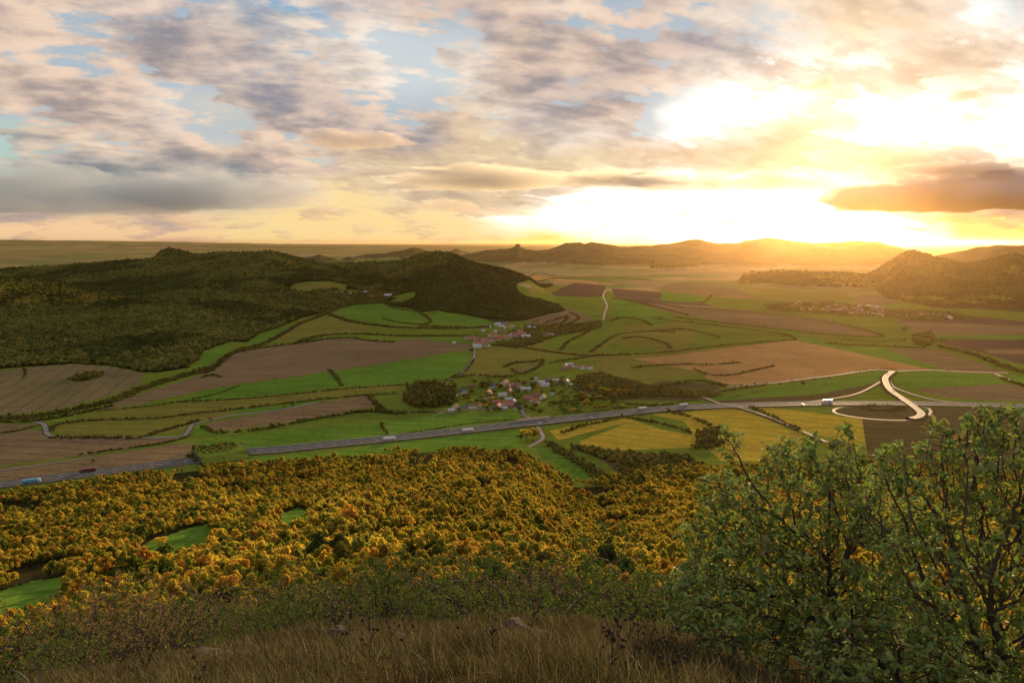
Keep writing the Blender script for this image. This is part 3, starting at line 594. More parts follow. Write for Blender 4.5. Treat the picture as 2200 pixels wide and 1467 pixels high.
# ------------------------------------------------------------------ near forest on the slope below the viewpoint
x, y = jitter_grid(-760, 760, 30, 870, 4.3, r1)
r_ = np.hypot(x, y); azp = CX+F*np.tan(np.arctan2(x, y)); foot = np.interp(azp, FOOT_P, FOOT_R)
m = (r_ > 88) & (r_ < foot*(.985+.03*fbm(x/40, y/40, 2, 3))) & (np.abs(x) < y*.86+6)
a_, b_ = proj(x, y, 0*x)
for k, p in FIELDM[-3:]: m &= ~inpoly(a_, b_, p)
m &= ~inpoly(a_, b_, mp([(1150,958),(1190,963),(1240,998),(1290,1030),(1225,1034),(1190,997)]))
m &= ~inpoly(a_, b_, mp([(500,1000),(500,978),(700,966),(820,958),(800,985),(560,998)]))
for L_ in (LM, LML):
    for i in range(0, len(L_), 1):
        if L_[i, 1] < 900: m &= (x-L_[i, 0])**2+(y-L_[i, 1])**2 > 19**2
x, y, r_ = x[m], y[m], r_[m]
dens = fbm(x/35, y/35, 3, 61); keep = dens > -.30; x, y, r_ = x[keep], y[keep], r_[keep]
z = height(x, y); cr = (2.4+1.4*fbm(x/28, y/28, 2, 8))*r1.uniform(.78, 1.25, len(x)); cr = cr*np.where(r1.random(len(x)) < .10, 1.45, 1)*np.where(r1.random(len(x)) < .25, .68, 1); cr = np.clip(cr, 1.3, 5.4)*np.interp(r_, [60, 130, 300, 700, 860], [.62, .74, .95, 1., .7])
hh = cr*r1.uniform(.9, 1.6, len(x))+np.interp(r_, [60, 200], [.6, 1.6])
order = np.argsort(-cr/np.maximum(r_, 60)); vis = order[np.abs(x[order])/y[order] < .74]; ind = vis[:170]; rest = np.setdiff1d(np.arange(len(x)), ind)
nearm = rest[r_[rest] < 230]; farm = rest[r_[rest] >= 230]
scatter('forest', np.stack([x[nearm], y[nearm], z[nearm]-.4], 1), np.stack([cr[nearm], cr[nearm], hh[nearm]], 1), NEAR_A, 'closed canopy of gold and orange trees on the steep slope just below the viewpoint', 'forest')
scatter('forest', np.stack([x[farm], y[farm], z[farm]-.4], 1), np.stack([cr[farm], cr[farm], hh[farm]], 1), MID_A, 'sunlit golden autumn forest spreading from the slope down to the motorway', 'forest')
def trunk_mesh(h=1., r=.06, n=7, limbs=4, rng=r1):
    V = []; Fs = []
    def tube(p, q, a, b):
        p = np.array(p); q = np.array(q); d = (q-p)/np.linalg.norm(q-p); u = np.cross(d, [.3,.5,.8]); u /= np.linalg.norm(u); w = np.cross(d, u); b0 = len(V)
        for c, rr in ((p, a), (q, b)):
            for i in range(n): g = i*2*math.pi/n; V.append(c+rr*(u*math.cos(g)+w*math.sin(g)))
        for i in range(n): Fs.append((b0+i, b0+(i+1) % n, b0+n+(i+1) % n, b0+n+i))
    k = np.array([rng.normal()*.04, rng.normal()*.04, h*.55]); tube((0,0,-.15*h), k, r, r*.75); tube(k, (k[0]*1.6, k[1]*1.6, h), r*.75, r*.3)
    for i in range(limbs):
        g = rng.uniform(0, 6.28); s = rng.uniform(.35, .6)*h; tube((k[0]*s, k[1]*s, s), (math.cos(g)*.42, math.sin(g)*.42, s+.35*h), r*.45, r*.12)
    return np.array(V), [np.array(Fs)]
TRUNKS = [unit('trunk', trunk_mesh(), M_BARK) for _ in range(4)]
TONES = [('red', foliage('rust_leaves', [(0,(.38,.20,.035)),(1,(.44,.25,.04))], 'object', .58, vscale=1)), ('gold', foliage('gold_leaves', [(0,(.42,.29,.035)),(.6,(.30,.23,.03)),(1,(.46,.31,.04))], 'object', .58, vscale=1)),
         ('olive', foliage('olive_leaves', [(0,(.08,.085,.02)),(1,(.14,.12,.026))], 'object', .4, vscale=1)), ('green', foliage('deep_green_leaves', [(0,(.045,.065,.016)),(1,(.07,.09,.02))], 'object', .4, vscale=1))]
CROWN_T = {nm: [] for nm, _ in TONES}
for nm, mt in TONES:
    for k in range(5):
        c = NEAR_A[k].copy(); c.data = NEAR_A[k].data.copy(); c.data.materials[0] = mt; c.name = 'crown'; CROWN_T[nm].append(c)
TL = {'red': 'rust orange crown among the autumn trees of the sunlit slope below the viewpoint', 'gold': 'golden yellow crown among the autumn trees of the sunlit slope below the viewpoint',
      'olive': 'olive green crown among the autumn trees of the sunlit slope below the viewpoint', 'green': 'deep green crown among the autumn trees of the sunlit slope below the viewpoint'}
for i in ind:
    u = r1.random(); nm = 'green' if u < .22 else 'olive' if u < .45 else 'gold' if u < .78 else 'red'
    t_ = empty('tree', (x[i], y[i], z[i]-.3), r1.uniform(0, 6.28)); t_.scale = (cr[i], cr[i], hh[i]); tag(t_, TL[nm], 'tree', nm+' trees of the near slope')
    c = cp(CROWN_T[nm][int(r1.integers(5))], t_); cp(TRUNKS[int(r1.integers(4))], t_)
# ------------------------------------------------------------------ hedgerows: every hedge is a thing of its own
def hedge(pts, w, h, label, s=None, mat=None, gap=.08, name='hedge', cat='hedge', img=True, lift=0.):
    P = hit(pts) if img else np.array(pts); L = resample(smooth_line(P[:, :2], 6), 1.0); dist = np.hypot(L[:, 0], L[:, 1]).mean(); s = s or max(2.6, min(w*.6, h*.75), dist/900.)
    w = w*.85; h = h*.88; L = resample(L, s*.8); T, N = frames(L); rows = max(1, int(round(w/s))); V = []; Fs = []; nb = 0
    for i in range(len(L)):
        if r1.random() < gap: continue
        for j in range(rows):
            o = (j-(rows-1)/2)*s*.85+r1.normal()*s*.25; px_, py_ = L[i]+N[i]*o+T[i]*r1.normal()*s*.2
            k = BLOB_H[int(r1.integers(8))]; hgt = h*r1.uniform(.4, 1.0)*(1.45 if r1.random() < .12 else 1)*(1+.35*fbm(np.array([px_/25]), np.array([py_/25]), 2, 4)[0]); rad = s*r1.uniform(.35, .85)
            a = r1.uniform(0, 6.28); c_, s_ = math.cos(a), math.sin(a); v = k[0]*np.array([rad, rad, hgt/1.5]); V.append(np.stack([v[:, 0]*c_-v[:, 1]*s_+px_, v[:, 0]*s_+v[:, 1]*c_+py_, v[:, 2]], 1)); Fs.append(k[1][0]+nb); nb += len(v)
    V = np.concatenate(V); n = len(BLOB_H[0][0]); base = np.repeat(height(V[n//2::n, 0], V[n//2::n, 1]), n) if len(V) % n == 0 else height(V[:, 0], V[:, 1])
    V[:, 2] += base-.4+lift
    return tag(mesh_np(name, V, [np.concatenate(Fs)], [mat or M_HEDGE], False), label, cat)
HEDGES = [
 ([(0,898),(60,897),(136,884),(239,862),(303,836),(345,822),(400,806),(450,790)],30,7,'broad dark belt of trees beneath the striped field at far left'),
 ([(-60,905),(60,905),(150,892),(240,872)],18,6,'lower line of bushes along the belt under the striped field'),
 ([(110,925),(126,911),(205,903),(340,898),(420,888),(500,880),(620,866),(750,852),(850,845)],6,4.5,'long hedge between two narrow olive strips left of the motorway village'),
 ([(210,884),(240,880),(300,875),(380,864),(460,848),(515,828)],5,4,'thin hedge on the lower edge of the long brown field'),
 ([(389,864),(500,858),(620,848),(735,836),(790,832),(880,826)],6,5,'hedge along the lower edge of the bright green strips'),
 ([(708,795),(718,806),(735,829)],7,5,'short slanting hedge crossing between two bright green strips'),
 ([(430,812),(460,806),(472,810)],8,6,'short clump of bushes poking into the brown field'),
 ([(105,940),(150,940),(293,940),(340,928),(395,913),(430,903)],9,5.5,'dark hedge curving along the lane under the olive field'),
 ([(440,918),(470,930),(560,922),(640,907),(700,897),(760,887),(812,884)],10,6,'sunlit edged hedge between the brown field and bright green field near the motorway'),
 ([(170,977),(240,967),(310,958),(370,948),(410,935)],5,3.5,'thin rough hedge between two stubble fields at lower left'),
 ([(0,930),(40,925),(80,914)],6,4,'short dark hedge by the lane at the left edge'),
 ([(50,792),(55,800),(50,812)],6,5,'small upright hedge at the top of the striped field'),
 ([(505,758),(560,748),(640,738),(700,729),(752,726),(800,733),(846,735)],14,7,'wooded hedge along the upper edge of the big brown field'),
 ([(430,803),(455,794),(490,765),(520,750),(560,742),(600,722),(640,698),(680,682),(720,668)],16,7,'long wooded stream belt climbing beside the left forest'),
 ([(700,668),(720,680),(760,692),(830,702),(900,705),(985,706),(1060,702)],22,7,'thick wooded belt beneath the bright green fields before the cone hills'),
 ([(640,735),(700,720),(780,718),(860,722),(960,722),(1010,722)],20,7,'double belt of trees left of the middle village'),
 ([(822,684),(850,692),(920,700),(1000,704)],9,6,'bushy line between the wooded belt and the green field'),
 ([(826,646),(840,660),(900,672),(925,690),(905,700)],10,6,'hedge curling down between two green fields under the cone hill'),
 ([(930,671),(960,664),(1000,666),(1050,680)],10,6,'dark strip of trees at the top of the green field under the cone'),
 ([(955,820),(975,808),(1000,797),(1018,772)],5,4.5,'roadside hedge beside the pale lane leading to the middle village'),
 ([(975,812),(1020,806),(1070,810),(1110,808)],10,6,'row of dark trees behind the gardens of the motorway village'),
 ([(1085,788),(1107,780),(1140,778),(1165,773),(1160,785),(1140,797),(1118,803),(1100,795)],8,6,'ring of bushes round the small brown field in the middle'),
 ([(1085,740),(1130,748),(1190,757),(1240,763),(1300,764),(1350,761)],8,6,'long hedge running right from the middle village'),
 ([(1205,752),(1220,735),(1250,720),(1275,705),(1285,695)],9,6,'slanting hedge climbing right of the middle village'),
 ([(1268,757),(1290,742),(1320,722),(1350,716),(1400,712),(1450,715)],11,6,'dark hedge curling between the small pastures right of centre'),
 ([(1340,728),(1380,725),(1430,738),(1440,748)],12,6,'arched hedge over the oval pasture right of centre'),
 ([(1180,780),(1230,772),(1290,764),(1360,762),(1450,755),(1530,745),(1640,735),(1700,731)],8,5,'long hedge on the upper edge of the big orange stubble field'),
 ([(1310,690),(1340,682),(1380,688),(1400,700)],9,6,'hooked hedge beside the pale road right of the cones'),
 ([(1170,695),(1190,688),(1218,680),(1208,694),(1185,698)],10,6,'small oval copse in the brown field under the cone'),
 ([(1200,702),(1235,690),(1243,680),(1225,672)],9,6,'curved hedge round the brown field beneath the wooded cone'),
 ([(1140,720),(1200,708),(1240,700),(1290,690),(1330,686)],7,5,'hedge along the road right of the middle village'),
 ([(1400,683),(1450,690),(1520,697),(1600,707),(1680,718),(1710,728)],9,6,'long dark hedge between the green slope and olive fields at right'),
 ([(1400,712),(1470,708),(1530,720),(1545,726)],9,6,'short hedge inside the green slope right of centre'),
 ([(1395,650),(1460,660),(1530,665),(1620,672),(1700,682),(1770,690)],8,5,'hedge along the upper brown strip before the hazy village'),
 ([(1450,682),(1560,695),(1650,705),(1760,717),(1850,724),(1900,724)],10,6,'tree line under the upper brown strip at right'),
 ([(1770,690),(1810,698),(1850,708),(1900,722)],9,6,'slanting tree line right of the upper brown strip'),
 ([(1775,737),(1830,742),(1900,744),(1990,748)],12,6,'thick hedge above the bright green wedge at right'),
 ([(1812,731),(1880,733),(1945,732)],9,5.5,'shorter hedge above the thick one at right'),
 ([(1680,722),(1700,722),(1708,731)],9,5,'small clump of bushes at the tip of the orange field'),
 ([(2020,745),(2070,757),(2110,768),(2150,785),(2200,800),(2260,812)],26,9,'broad dark tree belt slanting down at the right edge'),
 ([(2150,812),(2170,820),(2210,832),(2260,845)],12,6,'dark bushes along the lane at the right edge'),
 ([(1360,790),(1400,786),(1470,783),(1530,784),(1590,779)],7,5,'upper of two bushy lines inside the orange stubble field'),
 ([(1492,794),(1530,806),(1570,806),(1620,796),(1664,786)],6,4.5,'lower of two bushy lines inside the orange stubble field'),
 ([(1270,808),(1330,815),(1400,830),(1450,826),(1500,818),(1560,830)],14,6,'bushy bank above the sunlit scrub right of the motorway village'),
 ([(1545,842),(1575,838),(1600,834),(1640,828)],6,4,'low bushes beside the country road junction'),
 ([(1610,874),(1640,886),(1668,900),(1690,912),(1720,926)],10,6,'dark hedge beside the lane between two golden meadows'),
 ([(1210,930),(1225,924),(1250,915),(1300,905),(1340,897),(1390,905),(1440,915),(1500,935),(1530,950)],7,5,'hedge bending through the golden meadows below the motorway'),
 ([(1430,885),(1470,892),(1520,912),(1545,930)],9,6,'bushy hedge across the golden meadow left of the lane'),
 ([(1180,952),(1200,968),(1240,990),(1275,1015),(1300,1030)],18,7,'dark wooded bank dropping beside the sunken green meadow'),
 ([(1235,962),(1290,975),(1350,985),(1420,990),(1480,985)],24,8,'dark copse below the golden meadow and track'),
 ([(1330,1000),(1380,1005),(1440,1010),(1500,1000)],26,9,'dark copse standing between the track and the autumn forest'),
 ([(818,910),(822,918),(833,932)],7,6,'short hedge of rusty bushes between two bright meadows by the motorway'),
 ([(1852,873),(1880,871),(1930,873),(1935,880),(1880,881),(1850,877)],12,3.5,'low sunlit scrub inside the loop of the slip road'),
 ([(1125,916),(1180,912),(1300,900),(1430,886),(1550,878)],3,2,'low rough growth along the near side of the motorway right of the bridge'),
 ([(1190,890),(1260,884),(1340,877),(1430,868),(1490,860)],4,2.5,'low rough growth along the village side of the motorway'),
 ([(860,932),(930,922),(1020,908),(1110,900)],4,2.5,'scrubby strip along the motorway left of the bridge'),
 ([(1320,877),(1360,868),(1400,872),(1450,868)],8,5,'line of garden bushes right of the motorway village'),
 ([(1190,868),(1260,858),(1330,856),(1400,852),(1480,848)],10,5,'dark bushes behind the green paddocks right of the motorway village'),
 ([(795,850),(805,865),(830,885),(860,890)],12,7,'hedge bounding the small lit paddock left of the motorway village'),
 ([(760,886),(800,884),(850,888),(930,885)],14,7,'thick dark hedge between motorway village and brown field'),
 ([(1090,592),(1150,588),(1190,592)],14,7,'dark strip of trees at the foot of the far cone'),
 ([(1150,606),(1200,598),(1300,596),(1400,602)],12,7,'thin hedge behind the pale stubble strip'),
 ([(1316,640),(1360,648),(1420,662),(1480,678)],8,6,'roadside hedge curving past the green field right of the cones'),
 ([(1500,650),(1515,648),(1530,634)],8,5,'short hedge slanting between two green fields far right of centre'),
 ([(1560,855),(1590,850),(1640,840)],3,2,'low growth along the top of the motorway cutting'),
]
for h_ in HEDGES: hedge(*h_[:4])
hedge([(428,986),(470,977),(503,970)],44,5,'rough bushes growing on the grass covered bridge over the motorway', lift=7.6, gap=.25)
hedge([(425,990),(420,978),(428,962)],12,9,'tall bushes at the left portal where the motorway disappears')
hedge([(492,990),(500,976),(506,958)],15,10,'bushes at the right portal where the motorway comes out')
# copses that are areas
def copse(poly, s, h, label, name='copse', mat=None, img=True):
    P = hit(poly)[:, :2]; lo, hi = P.min(0), P.max(0); x, y = jitter_grid(lo[0], hi[0], lo[1], hi[1], s, r1); m = inpoly(x, y, P); x, y = x[m], y[m]; z = height(x, y)
    V = []; Fs = []; nb = 0
    for a, b, c in zip(x, y, z):
        k = BLOB_H[int(r1.integers(8))]; q = r1.uniform(.55, .85)*s; hg = h*r1.uniform(.7, 1.2); g = r1.uniform(0, 6.28); c_, s_ = math.cos(g), math.sin(g); v = k[0]*np.array([q, q, hg/1.5])
        V.append(np.stack([v[:, 0]*c_-v[:, 1]*s_+a, v[:, 0]*s_+v[:, 1]*c_+b, v[:, 2]+c-.4], 1)); Fs.append(k[1][0]+nb); nb += len(v)
    if V: tag(mesh_np(name, np.concatenate(V), [np.concatenate(Fs)], [mat or M_HEDGE]), label, 'woodland', kind='stuff')
copse([(868,862),(875,838),(905,826),(940,826),(968,838),(980,852),(965,872),(930,878),(885,876)], 6, 13, 'round dark copse on the knoll left of the motorway village')
copse([(147,818),(171,807),(218,800),(218,808),(191,818)], 7, 9, 'island of dark trees in the striped field')
copse([(1240,808),(1290,800),(1340,815),(1420,835),(1520,842),(1560,850),(1500,856),(1400,850),(1300,850),(1240,835)], 6, 5, 'sunlit scrubby bank of bushes right of the motorway village')
copse([(1500,928),(1545,922),(1560,945),(1530,966),(1490,962)], 7, 7, 'dark bushes at the left foot of the near oak, seen over the golden meadow')
copse([(700,640),(730,624),(800,622),(850,628),(830,650),(760,655),(710,668)], 9, 8, 'dark gardens and orchards round the small hamlet on the ridge foot')
copse([(1130,700),(1200,700),(1290,690),(1290,705),(1200,722),(1150,740),(1110,748),(1060,742),(1120,725)], 8, 6, 'orchard trees round the right end of the middle village')
copse([(1640,655),(1700,650),(1780,650),(1900,665),(2040,672),(2100,685),(2000,690),(1900,682),(1780,676),(1660,668)], 15, 7, 'hazy orchards round the long village under the sun')
copse([(1235,962),(1330,974),(1480,984),(1500,1004),(1400,1012),(1330,1000),(1290,986)], 6.5, 8, 'dark copse between the golden meadow and the sloping track')
copse([(1325,1010),(1400,1015),(1480,1008),(1500,1022),(1420,1036),(1340,1034)], 6.5, 9, 'dark copse at the upper edge of the autumn forest below the track')
copse([(1400,560),(1420,570),(1500,566),(1500,573),(1400,577)], 30, 10, 'thin far wood on the hazy plain')
copse([(1960,722),(1995,716),(2010,735),(1990,745),(1965,742)], 9, 9, 'clump of pale round trees at the bend of the tree belt')
# village garden trees, each a tree
FT = [unit('crown', leafy(r1, lobes=10, n=260, size=.22), M_GRN) for _ in range(4)]+[unit('crown', leafy(r1, lobes=10, n=260, size=.22), M_AUT) for _ in range(3)]
def single(px, py, rad, hgt, label, group=None, k=None):
    p = hit([(px, py)])[0]; t_ = empty('tree', (p[0], p[1], p[2]-.2), r1.uniform(0, 6.28)); t_.scale = (rad, rad, hgt/1.75); tag(t_, label, 'tree', group)
    cp(FT[int(r1.integers(len(FT))) if k is None else k], t_); cp(TRUNKS[int(r1.integers(4))], t_)
for (px, py, rad, hgt, lb) in [(1944,716,14,22,'tall pale round tree standing alone above the tree belt at right'),(2022,741,14,20,'round tree at the head of the dark tree belt at right'),
  (1131,949,8,21,'left of two orange poplars beside the motorway underpass'),(1145,946,7.5,20,'right of two orange poplars beside the motorway underpass'),(1118,946,5,9,'low green bush tree left of the orange poplars'),
  (610,876,3.5,6,'larger of two round trees on the lane between field strips'),(629,873,2.6,5,'smaller of two round trees on the lane between field strips'),(453,902,3.4,5,'lone bush at the lane bend above the brown field'),
  (1725,829,5.5,9,'biggest tree of the row along the country road'),(2036,795,4,6,'lone tree on the road at the tip of the green wedge'),(343,1170,4,5,'dark bush alone in the green forest clearing'),
  (1292,843,6,10,'round dark tree at the left end of the sunlit scrub'),(1342,846,6,11,'round tree rising out of the sunlit scrub bank'),(200,992,2.5,4,'small round bush on the stubble field edge at lower left')]:
    single(px, py, rad, hgt, lb, k=5 if 'orange' in lb and 'poplars beside' in lb else None)
for i, (px, py) in enumerate([(1580,834),(1592,831),(1606,833),(1620,828),(1647,829),(1676,828),(1703,823),(1750,818),(1782,815)]): single(px, py, 3.6, 6, 'small round tree in the loose row along the country road', 'trees of the loose road row')
for i in range(12): single(1840+i*7.5, 799-i*.15+.6*math.sin(i*2.1)-2.2*(i > 2), 2.0, 5.5, 'slender young tree in the planted row at the road junction', 'young trees planted along the junction')
gt = [(r1.uniform(960,1340), r1.uniform(818,886)) for _ in range(250)]
HOUSEZ = []
# ------------------------------------------------------------------ houses
WALLS = {'white': plain('white_render', (.60,.58,.54), .8, .2, .12, .4), 'cream': plain('cream_render', (.52,.44,.33), .8, .2, .12, .4), 'grey': plain('grey_render', (.33,.31,.29), .8, .2, .15, .4), 'brown': plain('brown_brick', (.26,.16,.11), .85, .2, .2, .4)}
ROOFS = {'red': plain('red_tile', (.25,.09,.06), .75, .2, .25, .5), 'brown': plain('brown_tile', (.17,.09,.06), .8, .2, .25, .5), 'dark': plain('slate', (.07,.07,.075), .6, .3, .2, .5), 'orange': plain('orange_tile', (.36,.16,.08), .75, .2, .2, .5), 'grey': plain('grey_sheet', (.30,.30,.31), .5, .4, .15, .5)}
GLASS = plain('window_glass', (.03,.035,.045), .2, .6, .1); M_DOOR = plain('wooden_door', (.12,.07,.04), .7, .2, .2, 3); M_CHIM = plain('chimney_brick', (.25,.12,.08), .9, .1, .2, 4)
HS = {}
def house_mesh(wall, roof, L, W, hw, hr):
    k = (wall, roof, L, W, hw, hr)
    if k in HS: return HS[k]
    b = MB(); x, y = L/2, W/2; e = .45
    b.poly([(-x,-y,-1.5),(x,-y,-1.5),(x,y,-1.5),(-x,y,-1.5),(-x,-y,hw),(x,-y,hw),(x,y,hw),(-x,y,hw),(-x,0,hw+hr),(x,0,hw+hr)], [(0,1,5,4),(2,3,7,6),(1,2,6,9,5),(3,0,4,8,7)])
    w_ = b.build('wall', WALLS[wall], None, False); b = MB(); tk = .25; s = hr/y; ze = hw-s*e
    b.poly([(-x-e,-y-e,ze),(x+e,-y-e,ze),(x+e,0,hw+hr),(-x-e,0,hw+hr),(x+e,y+e,ze),(-x-e,y+e,ze),(-x-e,-y-e,ze+tk),(x+e,-y-e,ze+tk),(x+e,0,hw+hr+tk),(-x-e,0,hw+hr+tk),(x+e,y+e,ze+tk),(-x-e,y+e,ze+tk)],
      [(6,7,8,9),(9,8,10,11),(0,3,2,1),(3,5,4,2),(0,1,7,6),(4,5,11,10),(1,2,8,7),(2,4,10,8),(0,6,9,3),(3,9,11,5)])
    r_o = b.build('roof', ROOFS[roof], None, False); wins = []
    nw = max(2, int(L/3.5))
    for sd in (-1, 1):
        for i in range(nw):
            if sd == -1 and i == nw//2: continue
            cx_ = -x+(i+.5)*L/nw; wins.append(MB().quadbox(cx_-.6, cx_+.6, min(sd*(y-.05), sd*(y+.04)), max(sd*(y-.05), sd*(y+.04)), 1.1, 2.5).build('window', GLASS, None, False))
    for sd in (-1, 1): wins.append(MB().quadbox(min(sd*(x-.05), sd*(x+.04)), max(sd*(x-.05), sd*(x+.04)), -.6, .6, hw-.4, hw+.9).build('window', GLASS, None, False))
    cx_ = -x+(nw//2+.5)*L/nw; d = MB().quadbox(cx_-.55, cx_+.55, -y-.05, -y+.05, -.2, 2.1).build('door', M_DOOR, None, False)
    c = MB().quadbox(x*.4-.4, x*.4+.4, -.4+y*.25, .4+y*.25, hw+hr*.5, hw+hr+1.1).build('chimney', M_CHIM, None, False)
    HS[k] = (w_, r_o, wins, d, c); return HS[k]
HREC = []
def house(px, py, wall, roof, L, W, hw=3.2, hr=3., ang=0., vill='', full=True):
    p = hit([(px, py)])[0]; t_ = empty('house', (p[0], p[1], p[2]), ang); w_, r_o, wins, d, c = house_mesh(wall, roof, L, W, hw, hr)
    cp(w_, t_); rr_ = cp(r_o, t_)
    if full:
        for q in wins: cp(q, t_)
        cp(d, t_); cp(c, rr_)
    HREC.append((vill, wall, roof, L, px, py, t_))
z4 = lambda zx, zy: (950+zx*.1818, 760+zy*.1818)
z5 = lambda zx, zy: (950+zx*.1818, 660+zy*.1818)
V1 = [(245,462,'white','dark',13,10,.5),(545,480,'cream','orange',14,11,1.3),(605,400,'white','dark',17,8,.1),(740,362,'cream','orange',15,12,1.1),(805,405,'brown','brown',24,10,1.2),(870,395,'brown','brown',14,9,.3),(795,462,'brown','brown',18,9,1.4),(905,425,'brown','brown',16,10,1.0),(985,438,'grey','grey',18,8,.2),
 (1178,350,'white','grey',12,8,.1),(1262,338,'brown','brown',18,13,.8),(1215,385,'white','grey',15,7,.1),(1340,340,'grey','grey',14,7,.2),(1418,338,'brown','brown',13,9,.9),(1470,335,'white','grey',9,8,1.2),(1112,302,'white','grey',6,4,.2),(1098,345,'white','grey',9,5,.1),
 (155,640,'white','brown',11,8,1.2),(105,685,'grey','grey',10,7,.3),(350,640,'white','brown',13,8,.2),(432,622,'cream','red',10,8,1.2),(262,645,'grey','dark',9,6,.2),(640,595,'brown','red',14,9,.1),(662,645,'brown','red',15,10,1.3),(775,600,'white','red',17,9,.1),(785,552,'grey','grey',12,7,.1),(848,575,'white','grey',10,8,1.4),
 (738,658,'grey','grey',8,6,.2),(800,630,'brown','red',9,7,.5),(580,660,'white','dark',8,6,.3),(1012,545,'brown','red',16,10,.1),(1100,505,'brown','brown',12,9,.8),(1100,580,'white','red',14,11,.3),(1190,530,'white','brown',13,9,1.3),(712,500,'white','grey',15,5,.1),(870,658,'white','dark',7,5,.2),(1300,495,'grey','grey',6,4,.3),(1515,378,'grey','grey',6,5,.4),(945,352,'brown','brown',10,7,.4),(365,385,'brown','brown',10,7,.2),(180,512,'brown','grey',9,5,.1)]
for (a, b, wl, rf, L, W, an) in V1: house(*z4(a, b), wl, rf, L, W, 4.2 if L > 12 else 2.8, W*.36, an, 'motorway village')
VH = [(1460,152,'white','grey',9,8,1.3),(1515,140,'grey','grey',12,7,.2),(1552,152,'white','brown',8,6,1.),(1478,182,'brown','red',13,8,.2),(1432,192,'brown','red',8,7,.3),(1620,165,'cream','red',9,7,.4),(1662,178,'white','red',11,8,1.2),(1748,186,'white','grey',12,5,.1),(1695,168,'grey','brown',8,6,.3)]
for (a, b, wl, rf, L, W, an) in VH: house(*z4(a, b), wl, rf, L, W, 3.4, W*.38, an, 'small hamlet right of the small brown field')
V2 = [(415,478,'white','grey',18,7,.1),(410,440,'white','red',14,10,.4),(450,402,'white','red',13,9,1.1),(495,438,'white','red',14,9,.3),(512,462,'white','brown',15,7,-.4),(330,372,'cream','red',14,7,-.3),(380,385,'cream','red',18,8,-.1),(285,372,'cream','brown',9,7,.3),(520,395,'cream','red',15,8,.1),(558,408,'cream','red',14,9,.4),(580,345,'cream','red',13,10,.8),(612,392,'white','red',12,8,.2),(655,388,'cream','red',14,8,.2),(690,375,'cream','red',16,8,.3),(722,358,'cream','red',10,8,.3),(770,368,'cream','red',12,8,.2),(805,340,'white','brown',10,8,1.2),(832,325,'white','brown',10,7,.9),(858,362,'cream','red',13,8,.2),(872,322,'white','brown',11,7,.3),(920,345,'brown','red',13,9,.2),(962,330,'brown','red',13,9,.7),(988,362,'white','grey',20,10,.2),(630,292,'white','brown',9,8,1.2),(655,215,'white','grey',14,10,.2),(705,238,'white','grey',12,6,.1),(737,255,'white','grey',7,5,.1),(825,240,'cream','orange',14,8,.2),(862,250,'cream','orange',9,8,1.2),(685,305,'brown','brown',11,8,.8),(1030,250,'white','grey',9,8,.4),(1090,255,'white','grey',6,5,.2),(930,295,'cream','brown',13,7,.1),(740,205,'grey','dark',16,8,.8),(485,292,'grey','grey',9,6,.1),(1240,332,'cream','brown',16,6,.1),(1292,340,'white','grey',9,4,.1),(1210,348,'cream','brown',10,6,.1),(572,240,'white','grey',5,4,.1),(640,350,'cream','brown',9,7,1.1),(900,312,'brown','red',10,8,1.2),(140,432,'white','grey',7,4,.1)]
for (a, b, wl, rf, L, W, an) in V2: house(*z5(a, b), wl, rf, L*1.25, W*1.25, 4.4, W*.5, an, 'middle village')
for (px, py, wl, rf, L, W, an) in [(732,629,'white','brown',22,12,.2),(751,631,'cream','red',20,11,.3),(765,633,'grey','brown',16,10,.8),(785,629,'white','grey',16,10,.1),(797,639,'brown','red',18,11,.4),(833,637,'white','grey',34,20,.3),(707,628,'grey','brown',15,9,.5)]: house(px, py, wl, rf, L, W, 5, W*.35, an, 'hamlet at the foot of the left ridge')
rv = np.random.default_rng(5); far = []
for i in range(52):
    px = rv.uniform(1705, 1905); py = 657+(px-1705)*.075+rv.uniform(-7, 9)
    far.append((px, py, ['white','cream','white','brown'][int(rv.integers(4))], ['red','brown','grey','red'][int(rv.integers(4))], rv.uniform(17, 28), rv.uniform(9, 13)))
far += [(1950+i*14, 679+rv.uniform(-3, 3), 'cream', 'brown', 18, 10) for i in range(7)]+[(2041,685,'white','grey',34,16),(1868,660,'white','grey',28,16),(1882,662,'white','grey',30,14)]
for (px, py, wl, rf, L, W) in far:
    p = hit([(px, py)])[0]; t_ = empty('house', tuple(p), rv.uniform(-.3, 1.6)); w_, r_o, *_ = house_mesh(wl, rf, 22, 11, 5, 4); cp(w_, t_); cp(r_o, t_); t_.scale = (L/22, W/11, 1); HREC.append(('hazy village under the sun', wl, rf, L, px, py, t_))
from collections import defaultdict
grp = defaultdict(list)
for h_ in HREC: grp[(h_[0], h_[1], h_[2])].append(h_)
ORD = ['leftmost','second from left','third from left','fourth from left','fifth from left','sixth from left','seventh from left','eighth from left','ninth from left','tenth from left','eleventh from left','twelfth from left','thirteenth from left','fourteenth from left','fifteenth from left','sixteenth from left']
for (v_, wl, rf), L_ in grp.items():
    L_.sort(key=lambda q: q[4])
    for i, q in enumerate(L_):
        short = {'motorway village':'motorway village','middle village':'middle village','small hamlet right of the small brown field':'middle hamlet','hamlet at the foot of the left ridge':'ridge foot hamlet','hazy village under the sun':'hazy village'}[v_]
        if v_ == 'hazy village under the sun': lb = f'tiny {wl} walled house with {rf} roof in the hazy village under the sun'; tag(q[6], lb, 'house', f'{wl} houses with {rf} roofs in the hazy village')
        else: tag(q[6], f'{wl} walled house with {rf} roof, '+(ORD[i]+' such in the ' if len(L_) > 1 else 'the only one in the ')+short, 'house', 'houses of the '+short)
HXY = np.array([(q[6].location.x, q[6].location.y) for q in HREC])
